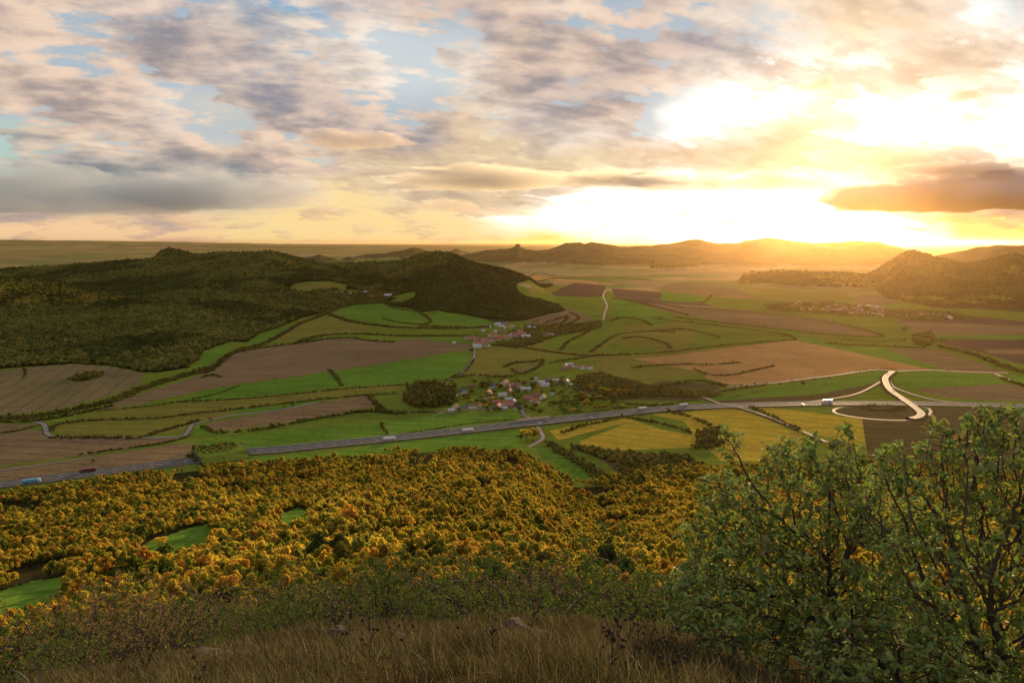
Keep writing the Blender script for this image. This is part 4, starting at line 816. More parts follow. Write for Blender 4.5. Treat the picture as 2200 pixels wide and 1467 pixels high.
def gardens(cands, gap, nind, lab, grp_, lab2):
    n = 0; pts = []; sc = []
    for (px, py) in cands:                                   # garden trees, kept off the houses and the motorway
        p = hit([(px, py)])[0]
        if np.min(np.hypot(HXY[:, 0]-p[0], HXY[:, 1]-p[1])) < gap or np.min(np.hypot(LM[:, 0]-p[0], LM[:, 1]-p[1])) < 30: continue
        R_, Hh = rv.uniform(3, 6.5), rv.uniform(5, 11)
        if n < nind: single(px, py, R_, Hh, lab, grp_)
        else: pts.append(p-np.array([0, 0, .2])); sc.append((R_, R_, Hh/1.75))
        n += 1
    if pts: scatter('garden_trees', pts, sc, FT, lab2, 'trees')
gardens(gt, 10.5, 62, 'rounded garden tree standing among the houses of the motorway village', 'garden trees of the motorway village', 'smaller green and yellow garden growth all round the motorway village')
gardens([(q, 748-(q-1010)*.27+rv.uniform(-20, 10)) for q in rv.uniform(1010, 1160, 60)], 14, 0, '', '', 'garden trees between the red roofs of the middle village')
# ------------------------------------------------------------------ castle ruins on their peaks
M_STONE = plain('ruin_stone', (.16,.13,.10), .9, .1, .3, .3)
def ruin(px, Yd, s, label):
    xx = (px-CX)/F/1.0076*Yd; ys = np.linspace(Yd-300, Yd+300, 61); hs = height(np.full(61, xx), ys); yb = ys[int(np.argmax(hs))]; t_ = empty('castle_ruin', (xx, float(yb), float(hs.max())-2)); t_.scale = (s, s, s); tag(t_, label, 'castle ruin')
    b = MB(); n = 12; R = 5
    ring = lambda r, z: [(r*math.cos(i*2*math.pi/n), r*math.sin(i*2*math.pi/n), z) for i in range(n)]
    b.poly(ring(R*1.1, -4)+ring(R, 16)+ring(R*.7, 16.1)+ring(R*.7, 11), [(i, (i+1) % n, n+(i+1) % n, n+i) for i in range(n)]+[(n+i, n+(i+1) % n, 2*n+(i+1) % n, 2*n+i) for i in range(n)]+[(2*n+i, 2*n+(i+1) % n, 3*n+(i+1) % n, 3*n+i) for i in range(n)]+[tuple(3*n+i for i in range(n))])
    b.build('tower', M_STONE, t_); b = MB()
    for (x0, x1, h0) in ((-22,-16,7),(-16,-11,4),(-11,-6,8),(6,13,6),(13,20,9),(20,26,4)): b.quadbox(x0, x1-.05, -1, 1, -5, h0)
    for (x0, x1, h0) in ((-20,-12,5),(-12,-2,7),(-2,8,4),(8,18,6)): b.quadbox(x0, x1-.05, 13, 14.6, -8, h0)
    b.build('wall', M_STONE, t_)
ruin(364, 4000, 1.25, 'squat stone castle ruin crowning the rocky knob on the left ridge'); ruin(1112, 9500, 1.6, 'distant castle ruin on the sharp small peak of the hazy range')
# ------------------------------------------------------------------ bridges of the motorway
def along(L, px):
    a, b = proj(L[:, 0], L[:, 1], L[:, 2]); i = int(np.argmin(np.abs(a-px))); T, N = frames(L); return L[i], math.atan2(T[i, 1], T[i, 0]), N[i]
p0, an, nn_ = along(LM, 1148); t_ = empty('motorway_bridge', (p0[0], p0[1], p0[2]), an); tag(t_, 'concrete motorway bridge over the village lane with a pale noise barrier', 'bridge')
b = MB()
for s in (-1, 1): b.quadbox(-22, 22, s*13.4-.5, s*13.4+.5, -1.6, .35)
b.build('edge_beam', M_CONC, t_); b = MB(); b.quadbox(-21, -16, -12.8, 12.8, -6, -.45).quadbox(16, 21, -12.8, 12.8, -6, -.45); b.build('abutment', WALLS['grey'], t_)
b = MB()
for i in range(14): b.quadbox(-26+i*3.8, -26+i*3.8+3.6, 14.3, 14.6, -.5, 3.4)
b.build('noise_barrier', plain('barrier_panel', (.52,.40,.22), .8, .2, .15, 1), t_)
b = MB()
for i in range(15): b.quadbox(-26.1+i*3.8-.12, -26.1+i*3.8+.12, 14.2, 14.7, -.8, 3.6)
b.build('posts', M_STEEL, t_)
# the green bridge the motorway dives under
p0, an, nn_ = along(LML, 468); t_ = empty('green_bridge', (p0[0], p0[1], p0[2]), an); tag(t_, 'grass covered wildlife bridge over the motorway with concrete portal walls', 'bridge')
for s in (-1, 1):
    b = MB(); X0 = s*27
    b.quadbox(X0-.6, X0+.6, -24, -14.5, -2, 6.5).quadbox(X0-.6, X0+.6, 14.5, 24, -2, 6.5).quadbox(X0-.6, X0+.6, -14.4, 14.4, 5.4, 7.8).quadbox(X0-.5, X0+.5, -.6, .6, -1, 5.35); b.build('portal_wall', plain('mossy_concrete', (.085,.08,.06), .95, .05, .3, .5), t_)
b = MB(); n = 16
prof = [(-34, -3)]+[(-32+64*i/n, 7.0+1.2*math.sin(math.pi*i/n) if 2 < i < n-2 else (2+ (min(i, n-i))*1.6)) for i in range(n+1)]+[(34, -3)]
b.poly([(-26.3, q, z_) for q, z_ in prof]+[(26.3, q, z_) for q, z_ in prof], [(i, i+len(prof), i+1+len(prof), i+1) for i in range(len(prof)-1)]); b.build('grass_cover', MF['M'], t_)
# lane bridge parapets
p0, an, nn_ = along(LM, 1592)
q0, an2, _ = along(LANE, 1576); t_ = empty('lane_bridge', tuple(q0), an2); tag(t_, 'narrow lane bridge with steel railings crossing over the motorway', 'bridge')
for s in (-1, 1):
    b = MB(); b.quadbox(-24, 24, s*4-.12, s*4+.12, 1.0, 1.12).quadbox(-24, 24, s*4-.08, s*4+.08, .55, .62)
    for i in range(13): b.quadbox(-24+i*4-.06, -24+i*4+.06, s*4-.06, s*4+.06, -.3, 1.0)
    b.build('railing', M_STEEL, t_)
q0, an2, _ = along(ROV, 1950); t_ = empty('overpass_railing', tuple(q0), an2); t_.name = 'slip_road_bridge'; tag(t_, 'slip road bridge with railings curving over the motorway at the junction', 'bridge')
for s in (-1, 1):
    b = MB(); b.quadbox(-26, 26, s*7.1-.12, s*7.1+.12, .9, 1.05)
    for i in range(14): b.quadbox(-26+i*4-.06, -26+i*4+.06, s*7.1-.06, s*7.1+.06, -.3, .9)
    b.build('railing', M_STEEL, t_)
b = MB(); b.quadbox(-26, 26, -6.9, 6.9, -1.6, -.6); b.build('deck', M_CONC, t_)
# ------------------------------------------------------------------ vehicles
def paint(n, c): return plain(n, c, .35, .5, .05)
P_ = {'white': paint('white_paint', (.6,.6,.6)), 'red': paint('red_paint', (.35,.04,.03)), 'blue': paint('blue_paint', (.10,.32,.55)), 'dark': paint('dark_paint', (.04,.04,.05)), 'grey': paint('grey_paint', (.3,.31,.33)), 'maroon': paint('maroon_paint', (.12,.03,.03))}
RUB = plain('rubber', (.02,.02,.02), .9, .1, .1); LAMP = plain('lamp_glass', (.7,.7,.65), .2, .6, .05)
def wheels(t_, xs, yw, r, w):
    for x_ in xs:
        for s in (-1, 1): MB().wheel(x_, s*yw, r, r, w).build('wheel', RUB, t_)
def truck(name, cab, box, L=16.5):
    t_ = empty(name, (0,0,0)); h = L/2
    MB().poly([(h-2.3,-1.22,.6),(h,-1.22,.6),(h,1.22,.6),(h-2.3,1.22,.6),(h-2.3,-1.22,3.5),(h-.35,-1.22,3.5),(h-.35,1.22,3.5),(h-2.3,1.22,3.5),(h,-1.22,1.9),(h,1.22,1.9)], [(0,3,2,1),(4,5,6,7),(3,0,4,7),(1,2,9,8),(8,9,6,5),(0,1,8,5,4),(2,3,7,6,9)]).build('cab', P_[cab], t_)
    MB().poly([(h+.01,-1.05,2.0),(h+.01,1.05,2.0),(h-.27,1.05,3.1),(h-.27,-1.05,3.1)], [(0,1,2,3)]).build('windscreen', GLASS, t_)
    MB().quadbox(-h, h-2.9, -1.27, 1.27, 1.15, 4.0).build('trailer', P_[box], t_)
    MB().quadbox(-h+.3, h-.4, -.5, .5, .62, 1.12).build('chassis', P_['dark'], t_)
    wheels(t_, (h-1.1, h-4.3, -h+2.2, -h+3.5, -h+4.8), 1.05, .5, .35)
    for s in (-1, 1): MB().quadbox(h-.02, h+.06, s*.9-.18, s*.9+.18, .8, 1.0).build('headlight', LAMP, t_)
    return t_
def car(name, c, L=4.5, hb=.85, hr=1.45):
    t_ = empty(name, (0,0,0)); h = L/2
    MB().poly([(-h,-.88,.3),(h,-.88,.3),(h,.88,.3),(-h,.88,.3),(-h,-.88,hb),(h-.1,-.88,hb-.15),(h-.1,.88,hb-.15),(-h,.88,hb),(h-1.3,-.88,hb),(h-1.3,.88,hb)], [(0,3,2,1),(0,1,5,8,4),(2,3,7,9,6),(1,2,6,5),(3,0,4,7),(8,5,6,9),(4,8,9,7)]).build('body', P_[c], t_)
    MB().poly([(-h+.25,-.84,hb),(h-1.3,-.84,hb),(h-1.3,.84,hb),(-h+.25,.84,hb),(-h+.7,-.68,hr-.05),(h-2.1,-.68,hr-.05),(h-2.1,.68,hr-.05),(-h+.7,.68,hr-.05)], [(0,1,5,4),(1,2,6,5),(2,3,7,6),(3,0,4,7)]).build('window', GLASS, t_)
    MB().quadbox(-h+.7, h-2.1, -.68, .68, hr-.05, hr).build('roof', P_[c], t_); wheels(t_, (h-.85, -h+.85), .8, .32, .22)
    for s in (-1, 1): MB().quadbox(h-.06, h+.02, s*.62-.15, s*.62+.15, .55, .68).build('headlight', LAMP, t_)
    return t_
def drive(t_, L, px, off, label, cat, fwd=1, dz=.11):
    p, a, n = along(L, px); t_.location = (p[0]+n[0]*off, p[1]+n[1]*off, p[2]+dz); t_.rotation_euler = (0, 0, a if fwd > 0 else a+math.pi); tag(t_, label, cat, 'vehicles on the roads')
drive(truck('lorry','maroon','maroon'), LML, 183, -7.6, 'dark maroon lorry alone on the stretch of motorway at far left', 'lorry', -1)
drive(truck('lorry','white','blue'), LML, 57, 7.6, 'light blue lorry with white cab half hidden by the forest edge', 'lorry')
drive(truck('lorry','white','white'), LM, 830, 7.6, 'white lorry on the motorway nearest the green bridge', 'lorry')
drive(truck('lorry','white','white'), LM, 996, 7.6, 'white lorry on the motorway left of the bridge with the noise barrier', 'lorry')
drive(truck('lorry','grey','white'), LM, 1384, -7.6, 'white box lorry with grey cab on the far carriageway right of the village', 'lorry', -1)
drive(truck('lorry','white','white', 14), LM, 1467, -7.6, 'shorter white lorry following just left of the lane bridge', 'lorry', -1)
drive(truck('lorry','white','white'), LM, 1775, -7.6, 'white lorry on the motorway beside the merging slip road', 'lorry', -1)
drive(car('car','white', 5.2, 1.0, 1.7), LM, 1146, 7.6, 'white van-like car crossing the motorway bridge', 'car')
drive(car('car','dark'), LM, 1163, 3.9, 'dark car beside the white one on the motorway bridge', 'car')
drive(car('car','dark'), LM, 1098, -7.6, 'dark car on the far carriageway left of the noise barrier', 'car', -1)
drive(car('car','white'), LM, 1261, 7.6, 'white car alone on the near carriageway right of the bridge', 'car')
drive(car('car','white', 5.0, 1., 1.7), LM, 1725, 7.6, 'white car left of the slip road merge', 'car')
drive(car('car','grey'), LM, 2174, -7.6, 'grey car ahead of another behind the oak top at right', 'car', -1)
drive(car('car','dark'), LM, 2190, -7.6, 'dark car following behind the oak top at right', 'car', -1)
drive(car('car','dark'), ROV, 1909, 2.5, 'dark car on the curved slip road below the junction', 'car', 1, .08)
drive(car('car','white'), ROV, 1916, -2.5, 'white car coming up the curved slip road', 'car', -1, .08)
for px, py, lb in ((1042, 857, 'left of two white vans parked in the motorway village'), (1051, 856, 'right of two white vans parked in the motorway village')):
    t_ = car('van', 'white', 5.4, 1.3, 2.1); p = hit([(px, py)])[0]; t_.location = (p[0], p[1], p[2]+.02); tag(t_, lb, 'van', 'parked white vans')
# tall road signs and lighting-free gantry posts are too small to read; none lettered
# ------------------------------------------------------------------ branching plants (space colonisation)
def grow(att, roots, step, kill, infl, iters=90, up=.12, rng=None):
    pos = [np.array(r, float) for r in roots]; par = [-1]*len(roots); P = np.array(pos); par = list(par)
    best = np.full(len(att), 1e9); bi = np.zeros(len(att), int); new = np.arange(len(P))
    def upd(new):
        nonlocal best, bi
        d = np.linalg.norm(att[:, None]-P[new][None], axis=2); j = d.argmin(1); dm = d[np.arange(len(att)), j]; m = dm < best; best = np.where(m, dm, best); bi = np.where(m, new[j], bi)
    upd(new)
    for it in range(iters):
        act = best < infl
        if not act.any():
            act = best <= best.min()+1e-6
        d = att[act]-P[bi[act]]; d /= np.linalg.norm(d, axis=1)[:, None]+1e-9; acc = np.zeros_like(P); np.add.at(acc, bi[act], d)
        g = np.unique(bi[act]); dd = acc[g]; dd /= np.linalg.norm(dd, axis=1)[:, None]+1e-9; dd[:, 2] += up*.5; dd += rng.normal(size=dd.shape)*.18; dd /= np.linalg.norm(dd, axis=1)[:, None]
        q = P[g]+dd*step; b = len(P); P = np.vstack([P, q]); par += list(g); new = np.arange(b, len(P)); upd(new)
        live = best > kill; att = att[live]; best = best[live]; bi = bi[live]
        if len(att) < 3 or len(P) > 14000: break
    return P, np.array(par)
def radii(P, par, tip, e=2.3):
    r = np.zeros(len(P)); ch = np.bincount(par[par >= 0], minlength=len(P))
    for i in range(len(P)-1, -1, -1):
        if r[i] == 0: r[i] = tip**e
        if par[i] >= 0: r[par[i]] += r[i]
    return r**(1/e), ch
def tubes(P, par, r, n=5):
    k = np.nonzero(par >= 0)[0]; a = P[par[k]]; b = P[k]; d = b-a; d /= np.linalg.norm(d, axis=1)[:, None]+1e-9
    u = np.cross(d, np.array([.31,.52,.79])); u /= np.linalg.norm(u, axis=1)[:, None]+1e-9; w = np.cross(d, u); an = np.arange(n)*2*math.pi/n; c = np.cos(an)[None, :, None]; s = np.sin(an)[None, :, None]
    ring = u[:, None]*c+w[:, None]*s; ra = np.minimum(r[par[k]], r[k]*1.5)[:, None, None]; A = a[:, None]-d[:, None]*r[k][:, None, None]*.3+ring*ra; B = b[:, None]+ring*r[k][:, None, None]
    V = np.concatenate([A, B], 1).reshape(-1, 3); o = np.arange(len(k))[:, None]*2*n; i = np.arange(n)[None]; j = (i+1) % n
    return V, np.stack([o+i, o+j, o+n+j, o+n+i], -1).reshape(-1, 4)
LEAFW = np.array([[0,.05],[.18,.16],[.30,.24],[.42,.13],[.58,.30],[.70,.15],[.85,.20],[1.,.02]])
SIMPLE = np.array([[0,.04],[.35,.26],[.7,.24],[1.,.03]])
def leaves(base, direc, size, rng, prof=LEAFW, curl=.35):
    """lobed blades, one island per leaf"""
    n = len(base); d = direc/np.linalg.norm(direc, axis=1)[:, None]; up = np.tile([0,0,1.], (n, 1))+rng.normal(size=(n, 3))*.45; s = np.cross(d, up); s /= np.linalg.norm(s, axis=1)[:, None]+1e-9; nn = np.cross(s, d)
    L = size[:, None]; rows = []
    for t, w in prof:
        c = base+d*L*t-nn*L*curl*t*t*.6; e = nn*L*w*.28; rows += [c-s*L*w+e, c, c+s*L*w+e]
    V = np.stack(rows, 1).reshape(-1, 3); k = len(prof); o = np.arange(n)[:, None]*3*k; f = []
    for i in range(k-1):
        for j in (0, 1): f.append(np.stack([o[:, 0]+3*i+j, o[:, 0]+3*i+j+1, o[:, 0]+3*i+j+4, o[:, 0]+3*i+j+3], -1))
    return V, np.concatenate(f)
def rosettes(P, par, ch, r, rng, per=6, size=.085, prof=LEAFW, chance=.35, spread=.9):
    tips = np.nonzero((par >= 0) & ((ch == 0) | ((r < np.quantile(r, .6)) & (rng.random(len(P)) < chance))))[0]
    d = P[tips]-P[par[tips]]; d /= np.linalg.norm(d, axis=1)[:, None]; b = np.repeat(P[tips], per, 0)+rng.normal(size=(len(tips)*per, 3))*size*.25; dd = np.repeat(d, per, 0)*.6+rng.normal(size=(len(tips)*per, 3))*spread; dd[:, 2] += .15
    return leaves(b, dd, size*rng.uniform(.6, 1.25, len(b)), rng, prof)
def ell(rng, n, c, rad, shell=.35):
    d = rng.normal(size=(n, 3)); d /= np.linalg.norm(d, axis=1)[:, None]; return np.array(c)+d*rng.uniform(shell, 1, n)[:, None]**.5*np.array(rad)
def at(px, py, Y):
    s, q = slopes(px, py); return np.array([float(s)*Y, Y, H+float(q)*Y])
rf = np.random.default_rng(23)
# the two oaks: crowns filled inside hulls that stand where the photograph's crowns stand
def oak(name, label, root, hulls, npts, step, twig, size, per, rmul=1., lean=None):
    A = np.concatenate([ell(rf, int(npts*w), c, r) for (c, r, w) in hulls]); rt = [np.array(root)]
    P, par = grow(A, rt, step, step*1.9, step*9, 140, .1, rf); r, ch = radii(P, par, twig, 2.15); r = np.minimum(r*rmul*1.1, .17)
    t_ = empty(name, tuple(root)); tag(t_, label, 'tree', None); Pl = P-np.array(root)
    V, q = tubes(Pl, par, r, 6); mesh_np('trunk', V, [q], [M_BARK], True, t_)
    V, q = rosettes(Pl, par, ch, r, rf, per, size); mesh_np('crown', V, [q], [M_OAK], False, t_)
    return t_
def hull(px, py, Y, wpx, hpx, dep, w): c = at(px, py, Y); return (c, (wpx/F*Y, dep, hpx/F*Y), w)
g0 = at(1820, 1560, 9.0); g0[2] = height(np.array([g0[0]]), np.array([g0[1]]))[0]-.1
oak('oak_tree', 'multi stemmed bushy green oak at lower right, its crown against the golden meadow', g0,
    [hull(1740,1090,9.0,150,110,1.1,.14), hull(1585,1180,8.6,135,120,1.0,.12), hull(1860,1080,9.4,110,90,1.0,.08), hull(1670,1270,8.2,235,130,1.2,.23), hull(1525,1300,7.8,105,90,.8,.10), hull(1850,1340,7.6,200,130,1.2,.2), hull(1750,985,9.2,120,55,.6,.07), hull(1560,1060,8.7,70,50,.5,.04), hull(1570,955,9.0,32,38,.25,.018), hull(1822,925,9.3,22,22,.2,.01)], 6600, .065, .0036, .098, 8)
g1 = at(2230, 1560, 6.2); g1[2] = height(np.array([g1[0]]), np.array([g1[1]]))[0]-.1
oak('oak_tree', 'gnarled dark oak at the right edge whose thick trunk leans into the frame', g1,
    [hull(2130,1010,6.8,130,90,.7,.16), hull(1980,1010,7.4,110,60,.6,.12), hull(2240,1000,6.4,110,130,.8,.14), hull(2140,1180,6.4,150,110,.8,.17), hull(2020,1240,6.4,120,110,.7,.12), hull(2150,925,6.9,70,45,.4,.06), hull(2125,885,7.0,26,26,.2,.012), hull(2030,925,7.2,34,22,.2,.015), hull(2230,1250,6.0,130,140,.7,.14), hull(2080,1380,6.0,150,80,.6,.12), hull(1935,1110,7.6,95,110,.6,.11)], 5000, .06, .0036, .088, 8, 1.0)
# low oak scrub filling under them
g2 = at(1950, 1600, 6.5); g2[2] = height(np.array([g2[0]]), np.array([g2[1]]))[0]-.1
oak('oak_bush', 'low dense oak bush under the two oaks at the bottom right corner', g2, [hull(1900,1420,6.3,180,70,.7,.4), hull(2080,1440,5.8,150,70,.6,.35), hull(1700,1400,7.2,110,60,.6,.25)], 1800, .07, .0038, .085, 7)
# ------------------------------------------------------------------ shrubs between the grass and the forest
def shrub_kind(seed, n, size, mat, per=5, dens=1., bare=False):
    rg = np.random.default_rng(seed); A = np.concatenate([ell(rg, n//5, (rg.normal()*.5, rg.normal()*.5, rg.uniform(.75, 1.35)), (.55, .55, .5)) for _ in range(5)])
    P, par = grow(A, [np.array([rg.normal()*.1, rg.normal()*.1, -.15]) for _ in range(3)], .055, .10, .5, 90, .1, rg); r, ch = radii(P, par, .0035 if not bare else .005, 2.3); V, q = tubes(P, par, r, 3 if not bare else 4)
    tr = mesh_np('stems', V, [q], [M_BARK if not bare else M_TWIG], False, link=False); V, q = rosettes(P, par, ch, r, rg, per, size, SIMPLE, .8*dens, 1.); return tr, mesh_np('foliage', V, [q], [mat], False, link=False)
SHK = {'green': [shrub_kind(s, 900, .045, M_GRN, 6) for s in (1, 2, 3, 4)], 'brown': [shrub_kind(s, 800, .036, M_BRN, 4, .7) for s in (5, 6)], 'bare': [shrub_kind(s, 700, .020, M_BRN, 2, .25, True) for s in (7, 8)]}
SL = {'green': 'bushy dark green shrub on the slope between the dry grass and the forest', 'brown': 'brownish thin leaved shrub on the slope between the dry grass and the forest', 'bare': 'greyish nearly bare twiggy bush behind the crest of the dry grass'}
def shrub(kind, X, Y, R_, Hh):
    z = float(height(np.array([X]), np.array([Y]))[0]); tr, fo = SHK[kind][int(rf.integers(len(SHK[kind])))]; t_ = empty('shrub', (X, Y, z-.1), rf.uniform(0, 6.28)); t_.scale = (R_, R_, Hh/1.7); tag(t_, SL[kind], 'shrub', kind+' shrubs of the upper slope'); cp(tr, t_); cp(fo, t_)
x, y = jitter_grid(-78, 78, 17, 96, 3.1, rf); r_ = np.hypot(x, y); m = (r_ > 17) & (r_ < 95) & (np.abs(x) < y*.80+3) & ((r_ < 55) | (rf.random(len(x)) < .75)); x, y, r_ = x[m], y[m], r_[m]
m = rf.random(len(x)) < np.interp(r_, [17, 26, 50, 95], [.6, .85, .6, .42]); x, y, r_ = x[m], y[m], r_[m]
pc = CX+F*x/y
for a, b, rr_, c in zip(x, y, r_, pc):
    u = rf.random(); near = rr_ < 27
    k = 'bare' if (near and u < (.38 if 650 < c < 1500 else .15)) else 'brown' if u < .40 else 'green'
    if 380 < c < 1000 and not near and u < .5: k = 'brown'
    top = np.interp(rr_, [17, 22, 30, 50, 95], [1.5, 3.0, 5.2, 7.0, 8.5])*(.8 if k == 'bare' else 1)*rf.uniform(.7, 1.15); shrub(k, a, b, top*rf.uniform(.55, .75), top)
# ------------------------------------------------------------------ dry grass of the crest
def grass(n, name, label, rmax, hgt, cols, wid, rng, clump=.5):
    r = np.sqrt(rng.uniform(1.4**2, rmax**2, n)); a = rng.uniform(-.86, .86, n)
    X = r*np.sin(a); Y = r*np.cos(a); cl = fbm(X*1.9, Y*1.9, 3, 33); keep = rng.random(n) < np.clip(.62+cl*clump*2.4, .12, 1); X, Y, cl, r = X[keep], Y[keep], cl[keep], r[keep]; Z = height(X, Y)
    n = len(X); h = hgt*rng.uniform(.35, 1.15, n)*(1+.8*cl); w = wid*rng.uniform(.6, 1.4, n)*np.clip(r/6, .7, 1.6); az_ = rng.uniform(0, 6.28, n); lean = rng.uniform(.05, .75, n)*h; wind = np.array([-.18, -.05])
    dx = np.cos(az_)*lean+wind[0]*h; dy = np.sin(az_)*lean+wind[1]*h; fa = rng.uniform(0, 6.28, n); sx_ = np.cos(fa)*w; sy_ = np.sin(fa)*w; rows = []
    for t, k in ((0, 1.), (.4, .9), (.75, .6), (1., .1)):
        cx_ = X+dx*t**1.8; cy_ = Y+dy*t**1.8; cz_ = Z-.03+h*(t-.18*t*t*(lean/h)); rows += [np.stack([cx_-sx_*k, cy_-sy_*k, cz_], 1), np.stack([cx_+sx_*k, cy_+sy_*k, cz_], 1)]
    V = np.stack(rows, 1).reshape(-1, 3); o = np.arange(n)*8; f = np.concatenate([np.stack([o+2*i, o+2*i+1, o+2*i+3, o+2*i+2], -1) for i in range(3)])
    return tag(mesh_np(name, V, [f], [foliage(name+'_blades', cols, 'island', .35, vscale=1.2)], False), label, 'grass', kind='stuff')
grass(150000, 'grass', 'dry straw and rust coloured grass covering the crest in front', 17, .27, [(0,(.034,.029,.013)),(.3,(.056,.046,.021)),(.6,(.084,.070,.034)),(.90,(.17,.15,.09)),(1,(.05,.052,.018))], .0042, rf)  # blade colours darkened to put the crest in shade
grass(90000, 'grass', 'short olive undergrowth between the dry grass tufts', 17, .17, [(0,(.04,.05,.015)),(.5,(.07,.08,.022)),(1,(.09,.075,.028))], .006, rf, .7)
def stalk(px, Y, hgt, label, heads=6):
    s = (px-CX)/F/1.02; X = s*Y; z = float(height(np.array([X]), np.array([Y]))[0]); t_ = empty('flower_stalk', (X, Y, z-.03)); tag(t_, label, 'dead plant', 'dried dark flower stalks in the grass'); P = [np.zeros(3)]; par = [-1]; d = np.array([rf.normal()*.12, rf.normal()*.12, 1.])
    for i in range(8): P.append(P[-1]+d*hgt/8+rf.normal(size=3)*.006); par.append(len(P)-2)
    tips = []
    for k in range(heads):
        b = int(rf.integers(4, 9)); q = P[b]; a = rf.uniform(0, 6.28); cur = b
        for j in range(3): q = q+np.array([math.cos(a)*.022, math.sin(a)*.022, .03])*rf.uniform(.7, 1.5); P.append(q); par.append(cur); cur = len(P)-1
        tips.append(q)
    P = np.array(P); r = np.full(len(P), .0032); V, q = tubes(P, np.array(par), r, 4); mesh_np('stem', V, [q], [M_BARK], False, t_); V = []; Fs = []
    for i, tp in enumerate(tips+[P[8]]): w = lumpy(ICO1[0], rf, .3)*np.array([.013,.013,.011])*rf.uniform(.7, 1.5)+tp; V.append(w); Fs.append(ICO1[1]+i*len(w))
    mesh_np('seed_heads', np.concatenate(V), [np.concatenate(Fs)], [plain('dead_flower', (.035,.022,.015), .9, .1)], False, t_)
for (a0, a1, Y0, Y1, n, lb) in ((700,860,4.2,6,4,'dark dried flower stalk in the rusty grass left of the middle'), (1290,1420,4.0,5.6,6,'dark dried flower stalk in the group right of the middle'), (1430,1640,4.2,6,4,'dark dried flower stalk near the oak bush'), (950,1250,4.0,8,3,'dark dried flower stalk standing in the middle of the grass'), (60,420,5,8,3,'dark dried flower stalk in the grass at lower left')):
    for i in range(n): stalk(rf.uniform(a0, a1), rf.uniform(Y0, Y1), rf.uniform(.3, .55), lb)
M_ROCK = plain('lichen_rock', (.065,.052,.042), .95, .05, .6, 14)
def rock(px, Yd, s, label, sq=(1,.8,.55)):
    X = (px-CX)/F/1.02*Yd; z = float(height(np.array([X]), np.array([Yd]))[0]); v, f = ico(3); n = fbm(v[:, 0]*1.6+px, v[:, 1]*1.6+v[:, 2]*2.1, 4, 6); v = v*(1+.55*n)[:, None]; v = np.sign(v)*np.abs(v)**.85*np.array(sq)*s
    o = mesh_np('rock', v, [f], [M_ROCK], False); o.location = (X, Yd, z+s*.0); tag(o, label, 'rock')
rock(1105, 9.2, .30, 'dark upright boulder at the top of the crest in the middle', (.8,.7,1.0)); rock(1150, 9.4, .26, 'flat pinkish rock right of the upright boulder', (1.5,.8,.4)); rock(1185, 9.0, .17, 'small broken rock at the right end of the rock row')
rock(410, 8.2, .34, 'brown rock with an overhang in the grass at lower left', (1.3,.8,.55)); rock(497, 9.0, .20, 'small pale rock right of the overhanging brown one'); rock(690, 9.8, .22, 'grey lumpy rock on the crest left of the middle', (.8,.7,1.)); rock(2150, 3.9, .30, 'dark mossy rock against the oak trunk at the bottom right')
# a bleached branch at lower left
t0 = at(52, 1440, 7.4); z0 = float(height(np.array([t0[0]]), np.array([t0[1]]))[0]); Pb = np.array([[0,0,0],[.06,0,.16],[.0,.02,.3],[-.1,.04,.38],[-.2,.05,.4],[.16,-.02,.26],[.22,0,.4]]); V, q = tubes(Pb, np.array([-1,0,1,2,3,1,5]), np.array([.014,.013,.011,.008,.004,.008,.004]), 6)
o = mesh_np('dead_branch', V, [q], [plain('bleached_wood', (.13,.115,.10), .9, .1, .4, 10)], True); o.location = (t0[0], t0[1], z0); tag(o, 'bleached bent dead branch sticking up at the lower left corner', 'branch')
HAZE_D, HAZE_G, EXPO, HAZE_T = .85e-5, .88, .9, 400
# ------------------------------------------------------------------ sky
SUN_PX = (1820, 312)
sx, sz = slopes(*SUN_PX); sdir = Vector((float(sx), 1, float(sz))).normalized()
SAZ = math.atan2(sdir.x, sdir.y); SEL = math.asin(sdir.z)
PAL = {  # shadowed cloud, bright cloud, gap between the clouds (sRGB as the sky shows them), cloud cover
 'p': ((160,147,144),(242,212,188),(176,190,200),.88), 'b': ((150,156,170),(246,224,204),(158,180,200),.60), 's': ((150,160,176),(246,228,208),(146,176,202),.45), 'g': ((130,133,146),(214,192,180),(180,190,200),.90),
 'G': ((112,122,134),(168,166,162),(150,170,172),1.05), 'c': ((196,180,170),(254,240,224),(206,214,218),.62), 'w': ((236,218,196),(262,259,252),(276,274,268),.34), 'W': ((256,244,220),(278,275,266),(302,299,292),.2),
 't': ((186,164,144),(226,200,164),(240,216,176),.85), 'y': ((224,188,146),(252,220,168),(254,222,156),.35), 'o': ((196,170,158),(246,200,152),(250,208,160),.5), 'm': ((150,160,160),(236,210,184),(182,206,196),.36),
 'd': ((98,102,118),(158,144,140),(250,214,150),1.0), 'Y': ((248,196,92),(258,232,140),(254,216,104),.4), 'T': ((204,176,148),(238,212,182),(250,234,212),.95), 'q': ((186,164,150),(252,220,186),(228,212,190),.6)}
SKY = [
 (0,   'pppbbssbgggpbbgsccttccp'), (60,  'ppbpggsbcpgppppgscttpwc'), (120, 'ppppgpbccccpppgggcwcttwc'[:23]), (180, 'pppppbgpcccpggpcwwwtwtw'),
 (240, 'ppgpcqggppqcgpcwwwwwwww'), (295, 'mqppgpppggttcccwcTTwwww'), (330, 'mGcqpqpqttttttTTTTTttdw'), (365, 'mGGGGGppttttttTTTTTtddd'), (400, 'GGGGGGpyttttTwWWWWWdddd'),
 (440, 'GGGGGGoyytttwWWWWWWdddd'), (468, 'oooooyyyyyywWWWWWWWWYdd'), (505, 'oooooyyyyyyyYwwWWWWWYYY'), (530, 'oooooyyyyyyYYYYYWWWWYYY')]
